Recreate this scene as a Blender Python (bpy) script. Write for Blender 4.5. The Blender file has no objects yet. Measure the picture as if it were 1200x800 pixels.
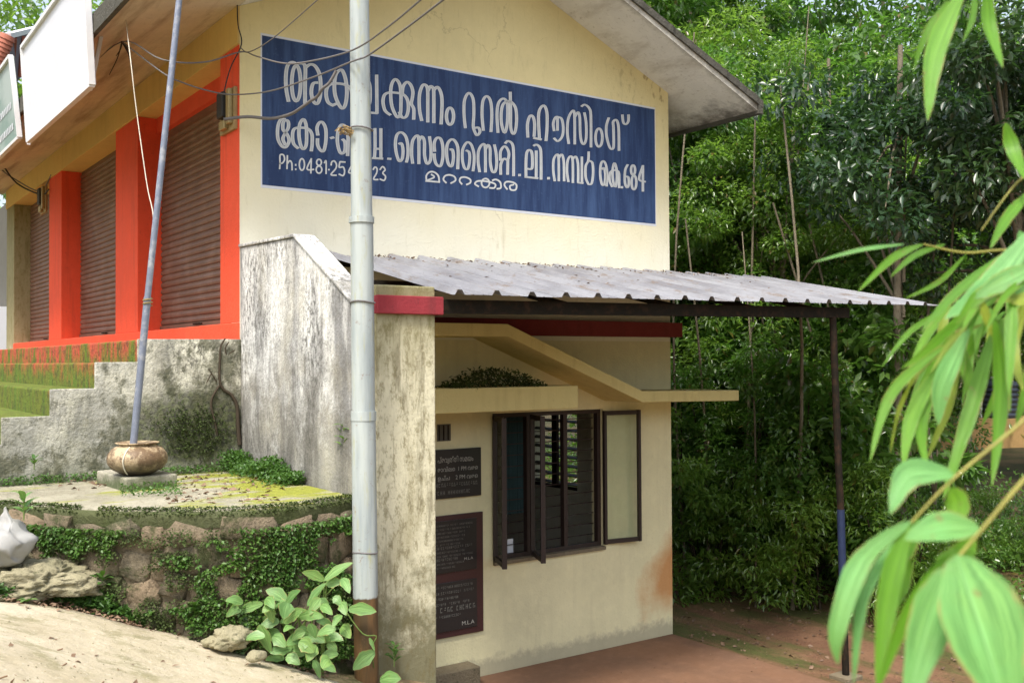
import bpy, bmesh, math, random
import numpy as np
from mathutils import Vector, Matrix, noise as mnoise

R = math.radians
rnd = random.Random(7)
rng = np.random.default_rng(11)
ZO = 3.05                     # the lower yard is z = 0; heights below are measured from eye level
scene = bpy.context.scene
COL = scene.collection

# ------------------------------------------------------------------ camera
CAM = np.array([-3.0638, -8.2251, 0.0])
YAW, PITCH, ROLL, FPX = 0.6186, 0.0186, 0.0058, 1189.2
FW = np.array([math.sin(YAW)*math.cos(PITCH), math.cos(YAW)*math.cos(PITCH), math.sin(PITCH)])
_rt = np.array([math.cos(YAW), -math.sin(YAW), 0.0])
_up = np.cross(_rt, FW)
RT = _rt*math.cos(ROLL) - _up*math.sin(ROLL)
UP = _rt*math.sin(ROLL) + _up*math.cos(ROLL)
cd = bpy.data.cameras.new('camera'); cam = bpy.data.objects.new('camera', cd); COL.objects.link(cam)
cam.matrix_world = Matrix(((RT[0], UP[0], -FW[0], CAM[0]), (RT[1], UP[1], -FW[1], CAM[1]),
                           (RT[2], UP[2], -FW[2], ZO), (0, 0, 0, 1)))
cd.sensor_width = 36; cd.lens = 36*FPX/1200; cd.clip_start = 0.05; cd.clip_end = 1000
cd.dof.use_dof = True; cd.dof.focus_distance = 9.0; cd.dof.aperture_fstop = 6.5
scene.camera = cam

# ------------------------------------------------------------------ sky, sun, exposure
SUN_EL, SUN_AZ = R(58), math.atan2(-0.80, -0.60)      # azimuth vector (x, y) = (-.80, -.60)
w = bpy.data.worlds.new('World'); scene.world = w; w.use_nodes = True
nt = w.node_tree
sky = nt.nodes.new('ShaderNodeTexSky'); sky.sky_type = 'NISHITA'; sky.sun_disc = False
sky.sun_elevation = SUN_EL; sky.sun_rotation = SUN_AZ; sky.dust_density = 4.0; sky.air_density = 1.2
hs = nt.nodes.new('ShaderNodeHueSaturation'); hs.inputs['Saturation'].default_value = .6      # white hazy sky
nt.links.new(sky.outputs[0], hs.inputs['Color']); nt.links.new(hs.outputs[0], nt.nodes['Background'].inputs[0])
nt.nodes['Background'].inputs[1].default_value = 0.11
sd = bpy.data.lights.new('sun', 'SUN'); sun = bpy.data.objects.new('sun', sd); COL.objects.link(sun)
sd.energy = 1.5; sd.angle = R(10); sd.color = (1.0, 0.95, 0.86)
d = Vector((math.cos(SUN_EL)*-0.80, math.cos(SUN_EL)*-0.60, math.sin(SUN_EL)))
sun.rotation_euler = d.to_track_quat('Z', 'Y').to_euler(); sun.location = (-10, -10, 20)
scene.view_settings.view_transform = 'Standard'; scene.view_settings.look = 'None'
scene.view_settings.exposure = 1.46; scene.view_settings.gamma = 1
scene.cycles.max_bounces = 6; scene.cycles.transparent_max_bounces = 6
scene.cycles.diffuse_bounces = 4; scene.cycles.glossy_bounces = 2

# ------------------------------------------------------------------ points measured from the photograph
def ray(u, v): return FW + RT*(u-600)/FPX - UP*(v-400)/FPX
def at(u, v, dep): return CAM + ray(u, v)*dep
def onX(u, v, X): r = ray(u, v); return CAM + r*((X-CAM[0])/r[0])
def onY(u, v, Y): r = ray(u, v); return CAM + r*((Y-CAM[1])/r[1])
def onZ(u, v, Z): r = ray(u, v); return CAM + r*((Z-CAM[2])/r[2])

# ------------------------------------------------------------------ materials
class MT:
    def __init__(s, name, rough=0.85, spec=0.3):
        s.m = bpy.data.materials.new(name); s.m.use_nodes = True; s.nt = s.m.node_tree
        s.b = s.nt.nodes['Principled BSDF']; s.out = s.nt.nodes['Material Output']
        s.b.inputs['Roughness'].default_value = rough
        s.b.inputs['Specular IOR Level'].default_value = spec
        s.pos = s.nt.nodes.new('ShaderNodeNewGeometry').outputs['Position']
    def link(s, a, b): s.nt.links.new(a, b)
    def setv(s, sock, v):
        if hasattr(v, 'is_linked') or isinstance(v, bpy.types.NodeSocket): s.link(v, sock)
        elif isinstance(v, (tuple, list)) and len(v) == 3 and sock.type == 'RGBA': sock.default_value = (*v, 1)
        else: sock.default_value = v
    def noise(s, scale, detail=4, st=(1, 1, 1), off=(0, 0, 0), rough=0.55, dist=0.0):
        mp = s.nt.nodes.new('ShaderNodeMapping'); s.link(s.pos, mp.inputs[0])
        mp.inputs['Scale'].default_value = st; mp.inputs['Location'].default_value = off
        n = s.nt.nodes.new('ShaderNodeTexNoise'); s.link(mp.outputs[0], n.inputs['Vector'])
        n.inputs['Scale'].default_value = scale; n.inputs['Detail'].default_value = detail
        n.inputs['Roughness'].default_value = rough; n.inputs['Distortion'].default_value = dist
        return n.outputs['Fac']
    def rng(s, x, a, b, lo=0.0, hi=1.0):
        n = s.nt.nodes.new('ShaderNodeMapRange'); s.setv(n.inputs[0], x)
        n.inputs[1].default_value = a; n.inputs[2].default_value = b
        n.inputs[3].default_value = lo; n.inputs[4].default_value = hi
        return n.outputs[0]
    def math(s, op, a, b=0.0):
        n = s.nt.nodes.new('ShaderNodeMath'); n.operation = op; s.setv(n.inputs[0], a); s.setv(n.inputs[1], b)
        return n.outputs[0]
    def mix(s, f, a, b, mode='MIX'):
        n = s.nt.nodes.new('ShaderNodeMix'); n.data_type = 'RGBA'; n.blend_type = mode
        s.setv(n.inputs[0], f); s.setv(n.inputs[6], a); s.setv(n.inputs[7], b)
        return n.outputs[2]
    def z(s):
        n = s.nt.nodes.new('ShaderNodeSeparateXYZ'); s.link(s.pos, n.inputs[0]); return n.outputs
    def color(s, c): s.setv(s.b.inputs['Base Color'], c); return s
    def bump(s, h, strength=0.3, dist=0.01):
        n = s.nt.nodes.new('ShaderNodeBump'); n.inputs['Strength'].default_value = strength
        n.inputs['Distance'].default_value = dist; s.link(h, n.inputs['Height'])
        s.link(n.outputs[0], s.b.inputs['Normal']); return s

def plaster(name, base, streak=0.3, blotch=0.25, speck=0.3, dirt=(.07, .065, .05), zlow=None, lowcol=(.10, .11, .06),
            lowamt=0.8, rough=0.9, st=(7, 7, .45), bump=.35, s0=.5, s1=.72, extra=None):
    m = MT(name, rough)
    c = m.mix(m.math('MULTIPLY', m.rng(m.noise(1.1, 5), .4, .68), blotch), base, tuple(x*.62+.02 for x in base))
    c = m.mix(m.math('MULTIPLY', m.rng(m.noise(9, 6, off=(3, 1, 5)), .48, .75), blotch*.8), c, tuple(min(1, x*1.18+.02) for x in base))
    c = m.mix(m.math('MULTIPLY', m.rng(m.noise(1.6, 8, st=st, off=(1, 2, 9), rough=.65), s0, s1), streak), c, dirt)
    c = m.mix(m.math('MULTIPLY', m.rng(m.noise(26, 8, off=(7, 7, 2), rough=.7), .57, .66), speck), c, dirt)
    if zlow:
        z = m.z()[2]
        f = m.rng(z, zlow[0]+ZO, zlow[1]+ZO, 1, 0)
        f = m.math('MULTIPLY', m.rng(m.math('ADD', m.math('MULTIPLY', f, .62), m.noise(4.5, 7, rough=.7)), .62, .9), lowamt)
        c = m.mix(f, c, lowcol)
    if extra: c = extra(m, c)
    m.color(c)
    m.bump(m.math('ADD', m.noise(45, 6), m.math('MULTIPLY', m.noise(6, 4), 1.2)), bump, .012)
    return m.m

def flat(name, c, rough=.6, spec=.3, metal=0, var=.25, sc=14, dirt=None, dirtamt=.3, bump=0):
    m = MT(name, rough, spec); m.b.inputs['Metallic'].default_value = metal
    k = m.mix(m.math('MULTIPLY', m.rng(m.noise(sc, 5), .35, .7), var), c, tuple(x*.55 for x in c))
    if dirt: k = m.mix(m.math('MULTIPLY', m.rng(m.noise(sc*.6, 7, off=(4, 4, 4), rough=.7), .5, .66), dirtamt), k, dirt)
    m.color(k)
    if bump: m.bump(m.noise(sc*3, 5), bump, .01)
    return m.m

def leafmat(name, c1, c2, tr, rough=.45, spec=.5, transl=.4, sc=.35, brown=0.0, veins=False):
    m = MT(name, rough, spec)
    g = m.nt.nodes.new('ShaderNodeNewGeometry')
    rp = g.outputs['Random Per Island']
    c = m.mix(rp, c1, c2)
    oi = m.nt.nodes.new('ShaderNodeObjectInfo')
    c = m.mix(m.rng(oi.outputs['Random'], .5, 1, 0, .45), c, (c2[0]*1.35, c2[1]*1.15, c2[2]*.7))
    c = m.mix(m.rng(oi.outputs['Random'], .3, 0, 0, .5), c, (c1[0]*.55, c1[1]*.7, c1[2]*1.1))
    c = m.mix(m.rng(m.noise(sc, 3), .4, .65), c, tuple((a+b)*.5*1.25 for a, b in zip(c1, c2)))
    if brown: c = m.mix(m.rng(rp, 1-brown, 1-brown+.01), c, (.16, .12, .03))
    if veins:
        uv = m.nt.nodes.new('ShaderNodeUVMap'); uv.uv_map = 'uv'; mp = m.nt.nodes.new('ShaderNodeMapping'); m.link(uv.outputs[0], mp.inputs[0]); mp.inputs['Scale'].default_value = (26, 1.3, 1)
        nz = m.nt.nodes.new('ShaderNodeTexNoise'); m.link(mp.outputs[0], nz.inputs['Vector']); nz.inputs['Scale'].default_value = 1.0; nz.inputs['Detail'].default_value = 4
        c = m.mix(m.rng(nz.outputs['Fac'], .42, .62), c, tuple(x*.55 for x in c1))
        sx = m.nt.nodes.new('ShaderNodeSeparateXYZ'); m.link(uv.outputs[0], sx.inputs[0])
        e = m.math('ABSOLUTE', m.math('SUBTRACT', sx.outputs[0], .5))
        c = m.mix(m.math('MULTIPLY', m.rng(e, .035, .01), .45), c, tuple(min(1, x*1.35+.03) for x in c2))
        ed = m.math('ADD', m.rng(e, .36, .5, 0, .5), m.rng(sx.outputs[1], .82, 1.0, 0, .35))
        c = m.mix(m.math('MULTIPLY', m.rng(m.math('ADD', ed, m.noise(26, 5)), .88, 1.0), .8), c, (.38, .27, .10))
        c = m.mix(m.math('MULTIPLY', m.rng(m.noise(60, 5, off=(3, 3, 3)), .66, .70), .7), c, (.22, .16, .06))
        m.bump(nz.outputs['Fac'], .5, .002)
    m.color(c)
    t = m.nt.nodes.new('ShaderNodeBsdfTranslucent'); m.setv(t.inputs[0], m.mix(rp, tr, tuple(x*.6 for x in tr)))
    mx = m.nt.nodes.new('ShaderNodeMixShader'); mx.inputs[0].default_value = transl
    m.link(m.b.outputs[0], mx.inputs[1]); m.link(t.outputs[0], mx.inputs[2]); m.link(mx.outputs[0], m.out.inputs[0])
    return m.m

def rust_stain(m, c):
    sep = m.z()
    dx = m.math('SUBTRACT', sep[0], 4.98); dz = m.math('SUBTRACT', sep[2], ZO-2.32)
    # a diagonal bloom of iron-stained water rising along the corner
    dd = m.math('SQRT', m.math('ADD', m.math('MULTIPLY', m.math('MULTIPLY', dx, dx), 2.0), m.math('MULTIPLY', m.math('ADD', dz, m.math('MULTIPLY', dx, -.55)), m.math('MULTIPLY', m.math('ADD', dz, m.math('MULTIPLY', dx, -.55)), 2.6))))
    f = m.rng(m.math('ADD', dd, m.math('MULTIPLY', m.noise(3.5, 6), .9)), 1.25, .72)
    c = m.mix(m.math('MULTIPLY', f, .8), c, (.50, .19, .04))
    f2 = m.math('MULTIPLY', m.rng(m.math('ADD', m.rng(sep[2], ZO-2.72, ZO-3.02), m.noise(9, 6, rough=.7)), .95, 1.25), .55)
    return m.mix(f2, c, (.22, .20, .16))

M = {}
def paler_low(m, c):     # cream paint is yellower at the top and turns whiter lower down
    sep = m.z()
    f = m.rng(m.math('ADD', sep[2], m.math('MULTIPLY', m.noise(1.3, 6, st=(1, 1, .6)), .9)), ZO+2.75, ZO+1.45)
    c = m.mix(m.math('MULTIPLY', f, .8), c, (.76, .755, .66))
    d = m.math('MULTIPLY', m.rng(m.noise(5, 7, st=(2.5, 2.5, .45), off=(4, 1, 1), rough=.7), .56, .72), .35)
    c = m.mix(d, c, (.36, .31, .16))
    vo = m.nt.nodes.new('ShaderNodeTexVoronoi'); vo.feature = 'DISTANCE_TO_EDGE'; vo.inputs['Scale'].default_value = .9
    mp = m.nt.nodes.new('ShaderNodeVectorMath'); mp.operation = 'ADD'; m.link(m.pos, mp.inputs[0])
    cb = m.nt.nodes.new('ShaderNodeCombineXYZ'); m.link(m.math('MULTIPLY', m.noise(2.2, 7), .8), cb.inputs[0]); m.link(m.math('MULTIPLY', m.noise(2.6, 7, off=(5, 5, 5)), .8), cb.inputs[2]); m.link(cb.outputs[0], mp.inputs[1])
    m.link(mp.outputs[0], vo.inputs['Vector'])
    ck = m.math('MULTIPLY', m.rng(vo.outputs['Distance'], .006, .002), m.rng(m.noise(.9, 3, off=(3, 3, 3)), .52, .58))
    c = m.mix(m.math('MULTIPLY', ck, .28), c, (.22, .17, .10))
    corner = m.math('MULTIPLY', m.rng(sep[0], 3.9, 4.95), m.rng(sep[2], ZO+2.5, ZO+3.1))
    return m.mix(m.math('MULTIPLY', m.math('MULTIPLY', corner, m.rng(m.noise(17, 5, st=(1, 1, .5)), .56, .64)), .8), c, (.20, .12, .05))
M['cream'] = plaster('cream_paint', (.72, .62, .33), streak=.10, blotch=.22, speck=.10, dirt=(.25, .21, .12), s0=.55, s1=.8, extra=paler_low)
M['creamlow'] = plaster('yellow_cream_paint', (.72, .67, .42), streak=.14, blotch=.35, speck=.14, dirt=(.25, .21, .12), s0=.52, s1=.8, extra=rust_stain)
def mottle(m, c):
    c = m.mix(m.math('MULTIPLY', m.math('MULTIPLY', m.rng(m.noise(17, 10, st=(1.6, 1.6, .8), off=(2, 8, 3), rough=.8), .48, .56), m.rng(m.noise(1.7, 6, off=(2, 2, 2), st=(1, 1, .6)), .38, .6)), .85), c, (.07, .068, .06))
    return m.mix(m.math('MULTIPLY', m.rng(m.noise(2.2, 8, st=(1, 1, .5), off=(6, 8, 3), rough=.7), .50, .66), .5), c, (.50, .47, .38))
M['white_base'] = plaster('washed_white_plaster', (.74, .735, .71), streak=.75, blotch=.25, speck=.5, dirt=(.11, .11, .115), zlow=(-1.1, .6), lowcol=(.13, .12, .10), lowamt=.75, st=(2.2, 2.2, .5), s0=.44, s1=.60, bump=.6, extra=mottle)
def mottle2(m, c):
    c = m.mix(m.math('MULTIPLY', m.rng(m.noise(12, 10, st=(1.5, 1.5, .7), off=(2, 8, 3), rough=.8), .50, .60), .65), c, (.17, .14, .06))
    c = m.mix(m.math('MULTIPLY', m.rng(m.noise(3.5, 8, st=(3, 3, .4), off=(8, 8, 3), rough=.7), .52, .64), .6), c, (.12, .10, .05))
    up = m.rng(m.math('ADD', m.z()[2], m.math('MULTIPLY', m.noise(6, 6, st=(2, 2, .4)), .7)), ZO+.2, ZO+.75)
    return m.mix(m.math('MULTIPLY', up, .75), c, (.17, .15, .05))
M['pillar'] = plaster('stained_cream_plaster', (.68, .64, .46), streak=.5, blotch=.4, speck=.35, dirt=(.22, .18, .07), zlow=(-2.35, -1.2), lowcol=(.12, .11, .05), lowamt=.85, st=(2.2, 2.2, .7), s0=.5, s1=.68, extra=mottle2)
MC = onY(226, 500, -.04)
def stepstain(m, c):
    c = mottle(m, c); sep = m.z()
    lf = m.rng(sep[0], -.3, -1.1)      # the older, unpainted cement toward the steps
    c = m.mix(m.math('MULTIPLY', lf, m.rng(m.noise(4, 8, off=(1, 9, 3), rough=.7), .36, .56, .0, .7)), c, (.34, .34, .31))
    dx = m.math('SUBTRACT', sep[0], float(MC[0])); dz = m.math('SUBTRACT', sep[2], float(MC[2])+ZO)
    dd = m.math('SQRT', m.math('ADD', m.math('MULTIPLY', m.math('MULTIPLY', dx, dx), 1.0), m.math('MULTIPLY', m.math('MULTIPLY', dz, dz), 3.0)))
    f = m.rng(m.math('ADD', dd, m.math('MULTIPLY', m.noise(5, 8, rough=.7), .55)), .92, .70)
    c = m.mix(m.math('MULTIPLY', f, .8), c, m.mix(m.rng(m.noise(25, 6), .45, .55), (.018, .022, .01), (.06, .075, .02)))
    return m.mix(m.math('MULTIPLY', m.rng(m.math('ADD', sep[2], m.math('MULTIPLY', m.noise(6, 7), .35)), ZO-.55, ZO-.8), .7), c, (.09, .10, .04))
def stepx(m, c):
    c = stepstain(m, c)
    b = m.rng(m.noise(3.3, 10, off=(7, 1, 3), st=(1, 1, .75), rough=.78), .48, .56)
    return m.mix(m.math('MULTIPLY', b, .8), c, m.mix(m.rng(m.noise(21, 6), .45, .55), (.045, .05, .025), (.10, .10, .06)))
M['stepwall'] = plaster('weathered_step_plaster', (.74, .72, .60), streak=.7, blotch=.5, speck=.75, dirt=(.05, .05, .04), zlow=(-.9, .0), lowcol=(.08, .09, .05), lowamt=.5, st=(2.4, 2.4, .8), s0=.44, s1=.60, bump=.9, extra=stepx)
M['mossred'] = plaster('mossy_red_step', (.45, .075, .04), streak=.95, blotch=.5, speck=.5, dirt=(.10, .16, .015), zlow=(-.3, .19), lowcol=(.10, .17, .02), lowamt=.9, extra=lambda m, c: m.mix(m.math('MULTIPLY', m.rng(m.noise(16, 9, rough=.78), .5, .58), .7), c, (.05, .045, .02)), st=(4, 4, .8), s0=.46, s1=.6, bump=.8)
M['red'] = plaster('red_orange_paint', (.74, .095, .045), streak=.10, blotch=.18, speck=.08, dirt=(.22, .03, .02), rough=.75)
M['redfaded'] = plaster('faded_red_orange_paint', (.78, .088, .035), streak=.35, blotch=.3, speck=.25, dirt=(.3, .05, .03), rough=.8)
M['ochre'] = plaster('ochre_paint', (.66, .47, .17), streak=.18, blotch=.25, speck=.12, dirt=(.35, .2, .07))
M['soffit_tan'] = plaster('stained_tan_soffit', (.60, .52, .38), streak=.6, blotch=.4, speck=.3, dirt=(.20, .12, .07), st=(3.5, .35, 1), s0=.48, s1=.66)
def eavemould(m, c):
    sep = m.z()
    f = m.rng(m.math('ADD', sep[0], m.math('MULTIPLY', m.noise(4, 8, rough=.75), 1.1)), 5.85, 6.2)
    c = m.mix(m.math('MULTIPLY', f, .85), c, (.07, .06, .045))
    g = m.rng(m.math('ADD', sep[1], m.math('MULTIPLY', m.noise(7, 8, off=(2, 2, 2), rough=.75), .3)), -.52, -.64)
    return m.mix(m.math('MULTIPLY', g, .6), c, (.12, .10, .075))
M['soffit_white'] = plaster('white_soffit', (.70, .68, .60), streak=.55, blotch=.35, speck=.45, dirt=(.26, .21, .13), st=(1.5, .5, 1), s0=.5, s1=.66, extra=eavemould)
M['roofconc'] = plaster('mossy_roof_concrete', (.085, .08, .065), streak=.7, blotch=.5, speck=.7, dirt=(.03, .03, .02), st=(2, 2, 2), bump=1.0)
M['maroon'] = plaster('maroon_paint', (.20, .03, .03), streak=.25, blotch=.3, speck=.3, dirt=(.08, .02, .02))
M['pinkred'] = plaster('faded_crimson_paint', (.30, .035, .045), streak=.35, blotch=.4, speck=.35, dirt=(.10, .03, .03))
M['sunshade'] = plaster('yellow_ochre_shade', (.66, .57, .26), streak=.22, blotch=.2, speck=.12, dirt=(.25, .18, .07))
M['shutter'] = flat('brown_shutter_steel', (.17, .09, .06), .5, .4, var=.5, sc=5, dirt=(.28, .2, .16), dirtamt=.35)
def m_sign():
    m = MT('blue_sign_paint', .7)
    c = m.mix(m.rng(m.noise(2.0, 7, st=(5, 5, .5), rough=.65), .42, .68), (.018, .038, .105), (.045, .085, .19))
    c = m.mix(m.math('MULTIPLY', m.rng(m.noise(30, 6, off=(3, 0, 0)), .6, .7), .15), c, (.14, .2, .33))
    return m.color(c).m
M['blue'] = m_sign()
M['letter'] = flat('white_letter_paint', (.62, .63, .62), .7, var=.25, sc=22)
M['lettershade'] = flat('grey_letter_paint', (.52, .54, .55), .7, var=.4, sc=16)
def m_sheet():
    m = MT('galvanised_roof_sheet', .5, .4); m.b.inputs['Metallic'].default_value = .1
    c = m.mix(m.rng(m.noise(2.2, 7, st=(3, .5, 1), rough=.65), .42, .62), (.28, .285, .31), (.19, .19, .21))
    c = m.mix(m.math('MULTIPLY', m.rng(m.noise(5, 9, st=(4, .6, 1), off=(3, 3, 3), rough=.75), .54, .64), .7), c, (.17, .12, .08))
    c = m.mix(m.math('MULTIPLY', m.rng(m.noise(40, 6, off=(3, 3, 3), rough=.75), .6, .68), .5), c, (.12, .09, .07))
    return m.color(c).m
M['metalroof'] = m_sheet()
M['darksteel'] = flat('dark_painted_steel', (.017, .014, .010), .8, .1, var=.4, sc=20, dirt=(.07, .035, .02), dirtamt=.45)
M['bluesteel'] = flat('blue_painted_steel', (.014, .026, .07), .55, .4, var=.4, sc=20)
M['frame'] = flat('dark_brown_wood', (.035, .022, .018), .55, .4, var=.4, sc=25)
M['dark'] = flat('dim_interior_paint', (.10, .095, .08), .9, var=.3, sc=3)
M['plaqueblack'] = flat('black_granite', (.018, .018, .02), .3, .5, var=.3, sc=60)
M['plaquetext'] = flat('plaque_lettering', (.42, .42, .38), .7, var=.4, sc=40)
M['plaquedim'] = flat('worn_plaque_lettering', (.20, .20, .18), .7, var=.6, sc=60)
M['plaquered'] = flat('maroon_granite_border', (.055, .02, .022), .35, .5, var=.4, sc=50)
M['cable'] = flat('grey_cable_sheath', (.16, .15, .15), .6, var=.4, sc=30)
M['cableblack'] = flat('black_cable_sheath', (.03, .028, .027), .6, var=.4, sc=30)
M['string'] = flat('pale_cord', (.6, .56, .46), .9, var=.3, sc=30)
M['board'] = flat('white_board_sheet', (.64, .66, .71), .45, .4, var=.12, sc=1.2, dirt=(.55, .5, .5), dirtamt=.2)
M['boardframe'] = flat('white_frame_steel', (.7, .7, .72), .5, .4, var=.2, sc=9)
M['wood'] = flat('weathered_board_wood', (.34, .24, .11), .8, var=.4, sc=12)
M['brass'] = flat('dull_brass', (.35, .27, .12), .45, .5, metal=.4, var=.4, sc=40)
M['tile'] = flat('terracotta_tile', (.42, .15, .10), .8, var=.4, sc=6)
M['tank'] = flat('black_tank_plastic', (.04, .05, .07), .5, .4, var=.3, sc=8)
M['bag'] = flat('white_plastic_sack', (.34, .34, .33), .6, .4, var=.3, sc=16, dirt=(.3, .28, .24), dirtamt=.5)
M['rock'] = plaster('boulder_rock', (.30, .27, .17), streak=.6, blotch=.6, speck=.8, dirt=(.07, .08, .03), st=(2, 2, 2), bump=1)
def m_pole():
    m = MT('galvanised_pole_paint', .5, .4)
    z = m.z()
    c = m.mix(m.rng(m.noise(3, 6, st=(6, 6, .6)), .42, .7), (.40, .44, .43), (.28, .32, .33))
    c = m.mix(m.math('MULTIPLY', m.rng(m.noise(6, 7, st=(5, 5, .7), off=(2, 2, 5), rough=.7), .54, .68), .7), c, (.36, .36, .19))
    c = m.mix(m.rng(m.math('ADD', z[2], m.math('MULTIPLY', m.noise(14, 4), .05)), ZO-1.49, ZO-1.50), c, m.mix(m.rng(m.noise(5, 6, st=(3, 3, .5)), .4, .65), (.085, .055, .028), (.19, .10, .04)))
    c = m.mix(m.math('MULTIPLY', m.rng(m.noise(18, 7, rough=.7), .6, .67), .5), c, (.2, .12, .07))
    return m.color(c).m
M['pole'] = m_pole()
M['flagpole'] = flat('blue_grey_pipe_paint', (.21, .24, .32), .4, .5, metal=.2, var=.4, sc=18, dirt=(.5, .5, .5), dirtamt=.6)
def m_pot():
    m = MT('aged_urn_glaze', .55, .4)
    z = m.z()
    c = m.mix(m.rng(m.noise(9, 8, rough=.75), .45, .56), (.44, .34, .21), (.15, .095, .05))
    c = m.mix(m.rng(m.noise(22, 8, off=(3, 3, 3), rough=.8), .54, .62), c, (.08, .05, .03))
    c = m.mix(m.rng(m.math('ADD', z[2], m.math('MULTIPLY', m.noise(10, 5), .16)), ZO-.58, ZO-.70), c, (.05, .04, .028))
    return m.color(c).bump(m.noise(30, 5), .4, .01).m
M['pot'] = m_pot()

def m_ground():
    m = MT('red_soil', .95)
    z = m.z()
    c = m.mix(m.rng(m.noise(1.3, 7, rough=.65), .38, .66), (.17, .085, .048), (.27, .15, .085))
    c = m.mix(m.math('MULTIPLY', m.rng(m.noise(.75, 8, st=(1.7, .5, 1), off=(5, 2, 0), rough=.68), .47, .60), .85), c, (.07, .095, .02))
    c = m.mix(m.math('MULTIPLY', m.rng(m.noise(34, 7, off=(1, 1, 1), rough=.75), .52, .63), .6), c, (.06, .035, .02))
    # up beside the road the soil is paler and drier
    up = m.rng(z[2], ZO-2.5, ZO-2.0)
    c2 = m.mix(m.rng(m.noise(5, 7, rough=.7), .4, .62), (.30, .24, .13), (.13, .12, .05))
    c = m.mix(up, c, c2)
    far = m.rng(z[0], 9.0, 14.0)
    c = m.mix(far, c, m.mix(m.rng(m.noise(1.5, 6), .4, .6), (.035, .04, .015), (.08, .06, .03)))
    return m.color(c).bump(m.math('ADD', m.noise(40, 8, rough=.7), m.noise(7, 5)), .9, .03).m
M['ground'] = m_ground()
def m_road():
    m = MT('worn_concrete', .92)
    c = m.mix(m.rng(m.noise(1.6, 9, rough=.68), .40, .62), (.56, .49, .36), (.42, .36, .24))
    c = m.mix(m.math('MULTIPLY', m.rng(m.noise(3.2, 9, off=(4, 9, 1), rough=.72, st=(1, 1.8, 1)), .52, .62), .75), c, (.24, .22, .11))
    c = m.mix(m.math('MULTIPLY', m.rng(m.noise(55, 7, rough=.8), .56, .66), .55), c, (.30, .25, .16))
    c = m.mix(m.math('MULTIPLY', m.rng(m.noise(38, 6, off=(9, 9, 9), rough=.7), .57, .66), .6), c, (.62, .56, .44))
    return m.color(c).bump(m.math('ADD', m.math('MULTIPLY', m.noise(60, 7, rough=.78), .6), m.math('MULTIPLY', m.noise(7, 7), 2.2)), .7, .02).m
M['road'] = m_road()
def m_terrace():
    m = MT('mossy_terrace_concrete', .95)
    c = m.mix(m.rng(m.noise(3, 8, rough=.65), .38, .66), (.44, .41, .31), (.27, .25, .18))
    sep = m.z()
    c = m.mix(m.math('MULTIPLY', m.rng(m.math('ADD', m.noise(1.9, 8, off=(2, 6, 1), rough=.66, st=(.8, 1.6, 1)), m.rng(sep[0], -1.6, -.2, -.08, .08)), .49, .58, 0, .9), 1.0), c, m.mix(m.noise(18, 5), (.20, .25, .02), (.38, .38, .03)))
    c = m.mix(m.math('MULTIPLY', m.rng(m.noise(26, 7, off=(1, 3, 7), rough=.75), .55, .64), .6), c, (.07, .065, .03))
    return m.color(c).bump(m.math('ADD', m.noise(50, 6, rough=.7), m.noise(9, 6)), .9, .02).m
M['terrace'] = m_terrace()
M['porch'] = plaster('red_oxide_floor', (.20, .105, .06), streak=.6, blotch=.6, speck=.4, dirt=(.10, .06, .04), st=(1, 1, 1), bump=.4, rough=.8)
def m_stone(name, a, b, c_, moss=.85):
    m = MT(name, .92)
    g = m.nt.nodes.new('ShaderNodeObjectInfo')
    c = m.mix(m.rng(m.noise(11, 7, rough=.7), .38, .64), a, b)
    c = m.mix(m.math('MULTIPLY', g.outputs['Random'], .75), c, c_)
    c = m.mix(m.math('MULTIPLY', m.rng(m.noise(5, 7, off=(8, 1, 2), rough=.68), .5, .6), moss), c, (.04, .055, .015))
    c = m.mix(m.math('MULTIPLY', m.rng(m.noise(50, 6, off=(8, 1, 2), rough=.7), .55, .64), .5), c, (.04, .035, .025))
    return m.color(c).bump(m.math('ADD', m.noise(40, 7, rough=.7), m.noise(12, 6)), .9, .03).m
M['stone'] = m_stone('laterite_stone', (.22, .185, .125), (.10, .09, .065), (.31, .23, .15))
M['mortar'] = plaster('old_mortar', (.19, .155, .10), streak=.5, blotch=.5, speck=.6, dirt=(.04, .04, .02), st=(1.5, 1.5, 1.5), bump=1)
M['mortarpale'] = plaster('mossy_plinth_cement', (.36, .34, .27), streak=.6, blotch=.4, speck=.5, dirt=(.08, .10, .03), zlow=(-.93, -.78), lowcol=(.05, .08, .02), st=(2, 2, 2), bump=.8)
M['rim'] = plaster('mossy_terrace_edge', (.075, .085, .035), streak=.6, blotch=.5, speck=.7, dirt=(.05, .07, .015), st=(2, 2, 2), bump=1)
def m_glass():
    m = MT('window_glass', .05, .5); m.color((.8, .9, .88))
    t = m.nt.nodes.new('ShaderNodeBsdfTransparent'); t.inputs[0].default_value = (.82, .88, .84, 1)
    g = m.nt.nodes.new('ShaderNodeBsdfGlossy'); g.inputs['Roughness'].default_value = .03
    mx = m.nt.nodes.new('ShaderNodeMixShader'); mx.inputs[0].default_value = .08
    m.link(t.outputs[0], mx.inputs[1]); m.link(g.outputs[0], mx.inputs[2]); m.link(mx.outputs[0], m.out.inputs[0])
    return m.m
M['glass'] = m_glass()
M['bark'] = plaster('tree_bark', (.19, .16, .11), streak=.6, blotch=.5, speck=.5, dirt=(.05, .045, .03), st=(3, 3, 1), bump=1)
M['vinebark'] = flat('dead_vine', (.06, .045, .03), .9, var=.5, sc=30)
M['leafmid'] = leafmat('forest_leaf', (.036, .095, .020), (.11, .20, .040), (.20, .46, .05), rough=.30, spec=.9, transl=.42, brown=.03)
M['leafbright'] = leafmat('sunlit_leaf', (.06, .14, .025), (.16, .26, .045), (.30, .54, .06), rough=.30, spec=.9, transl=.5, brown=.03)
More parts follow.
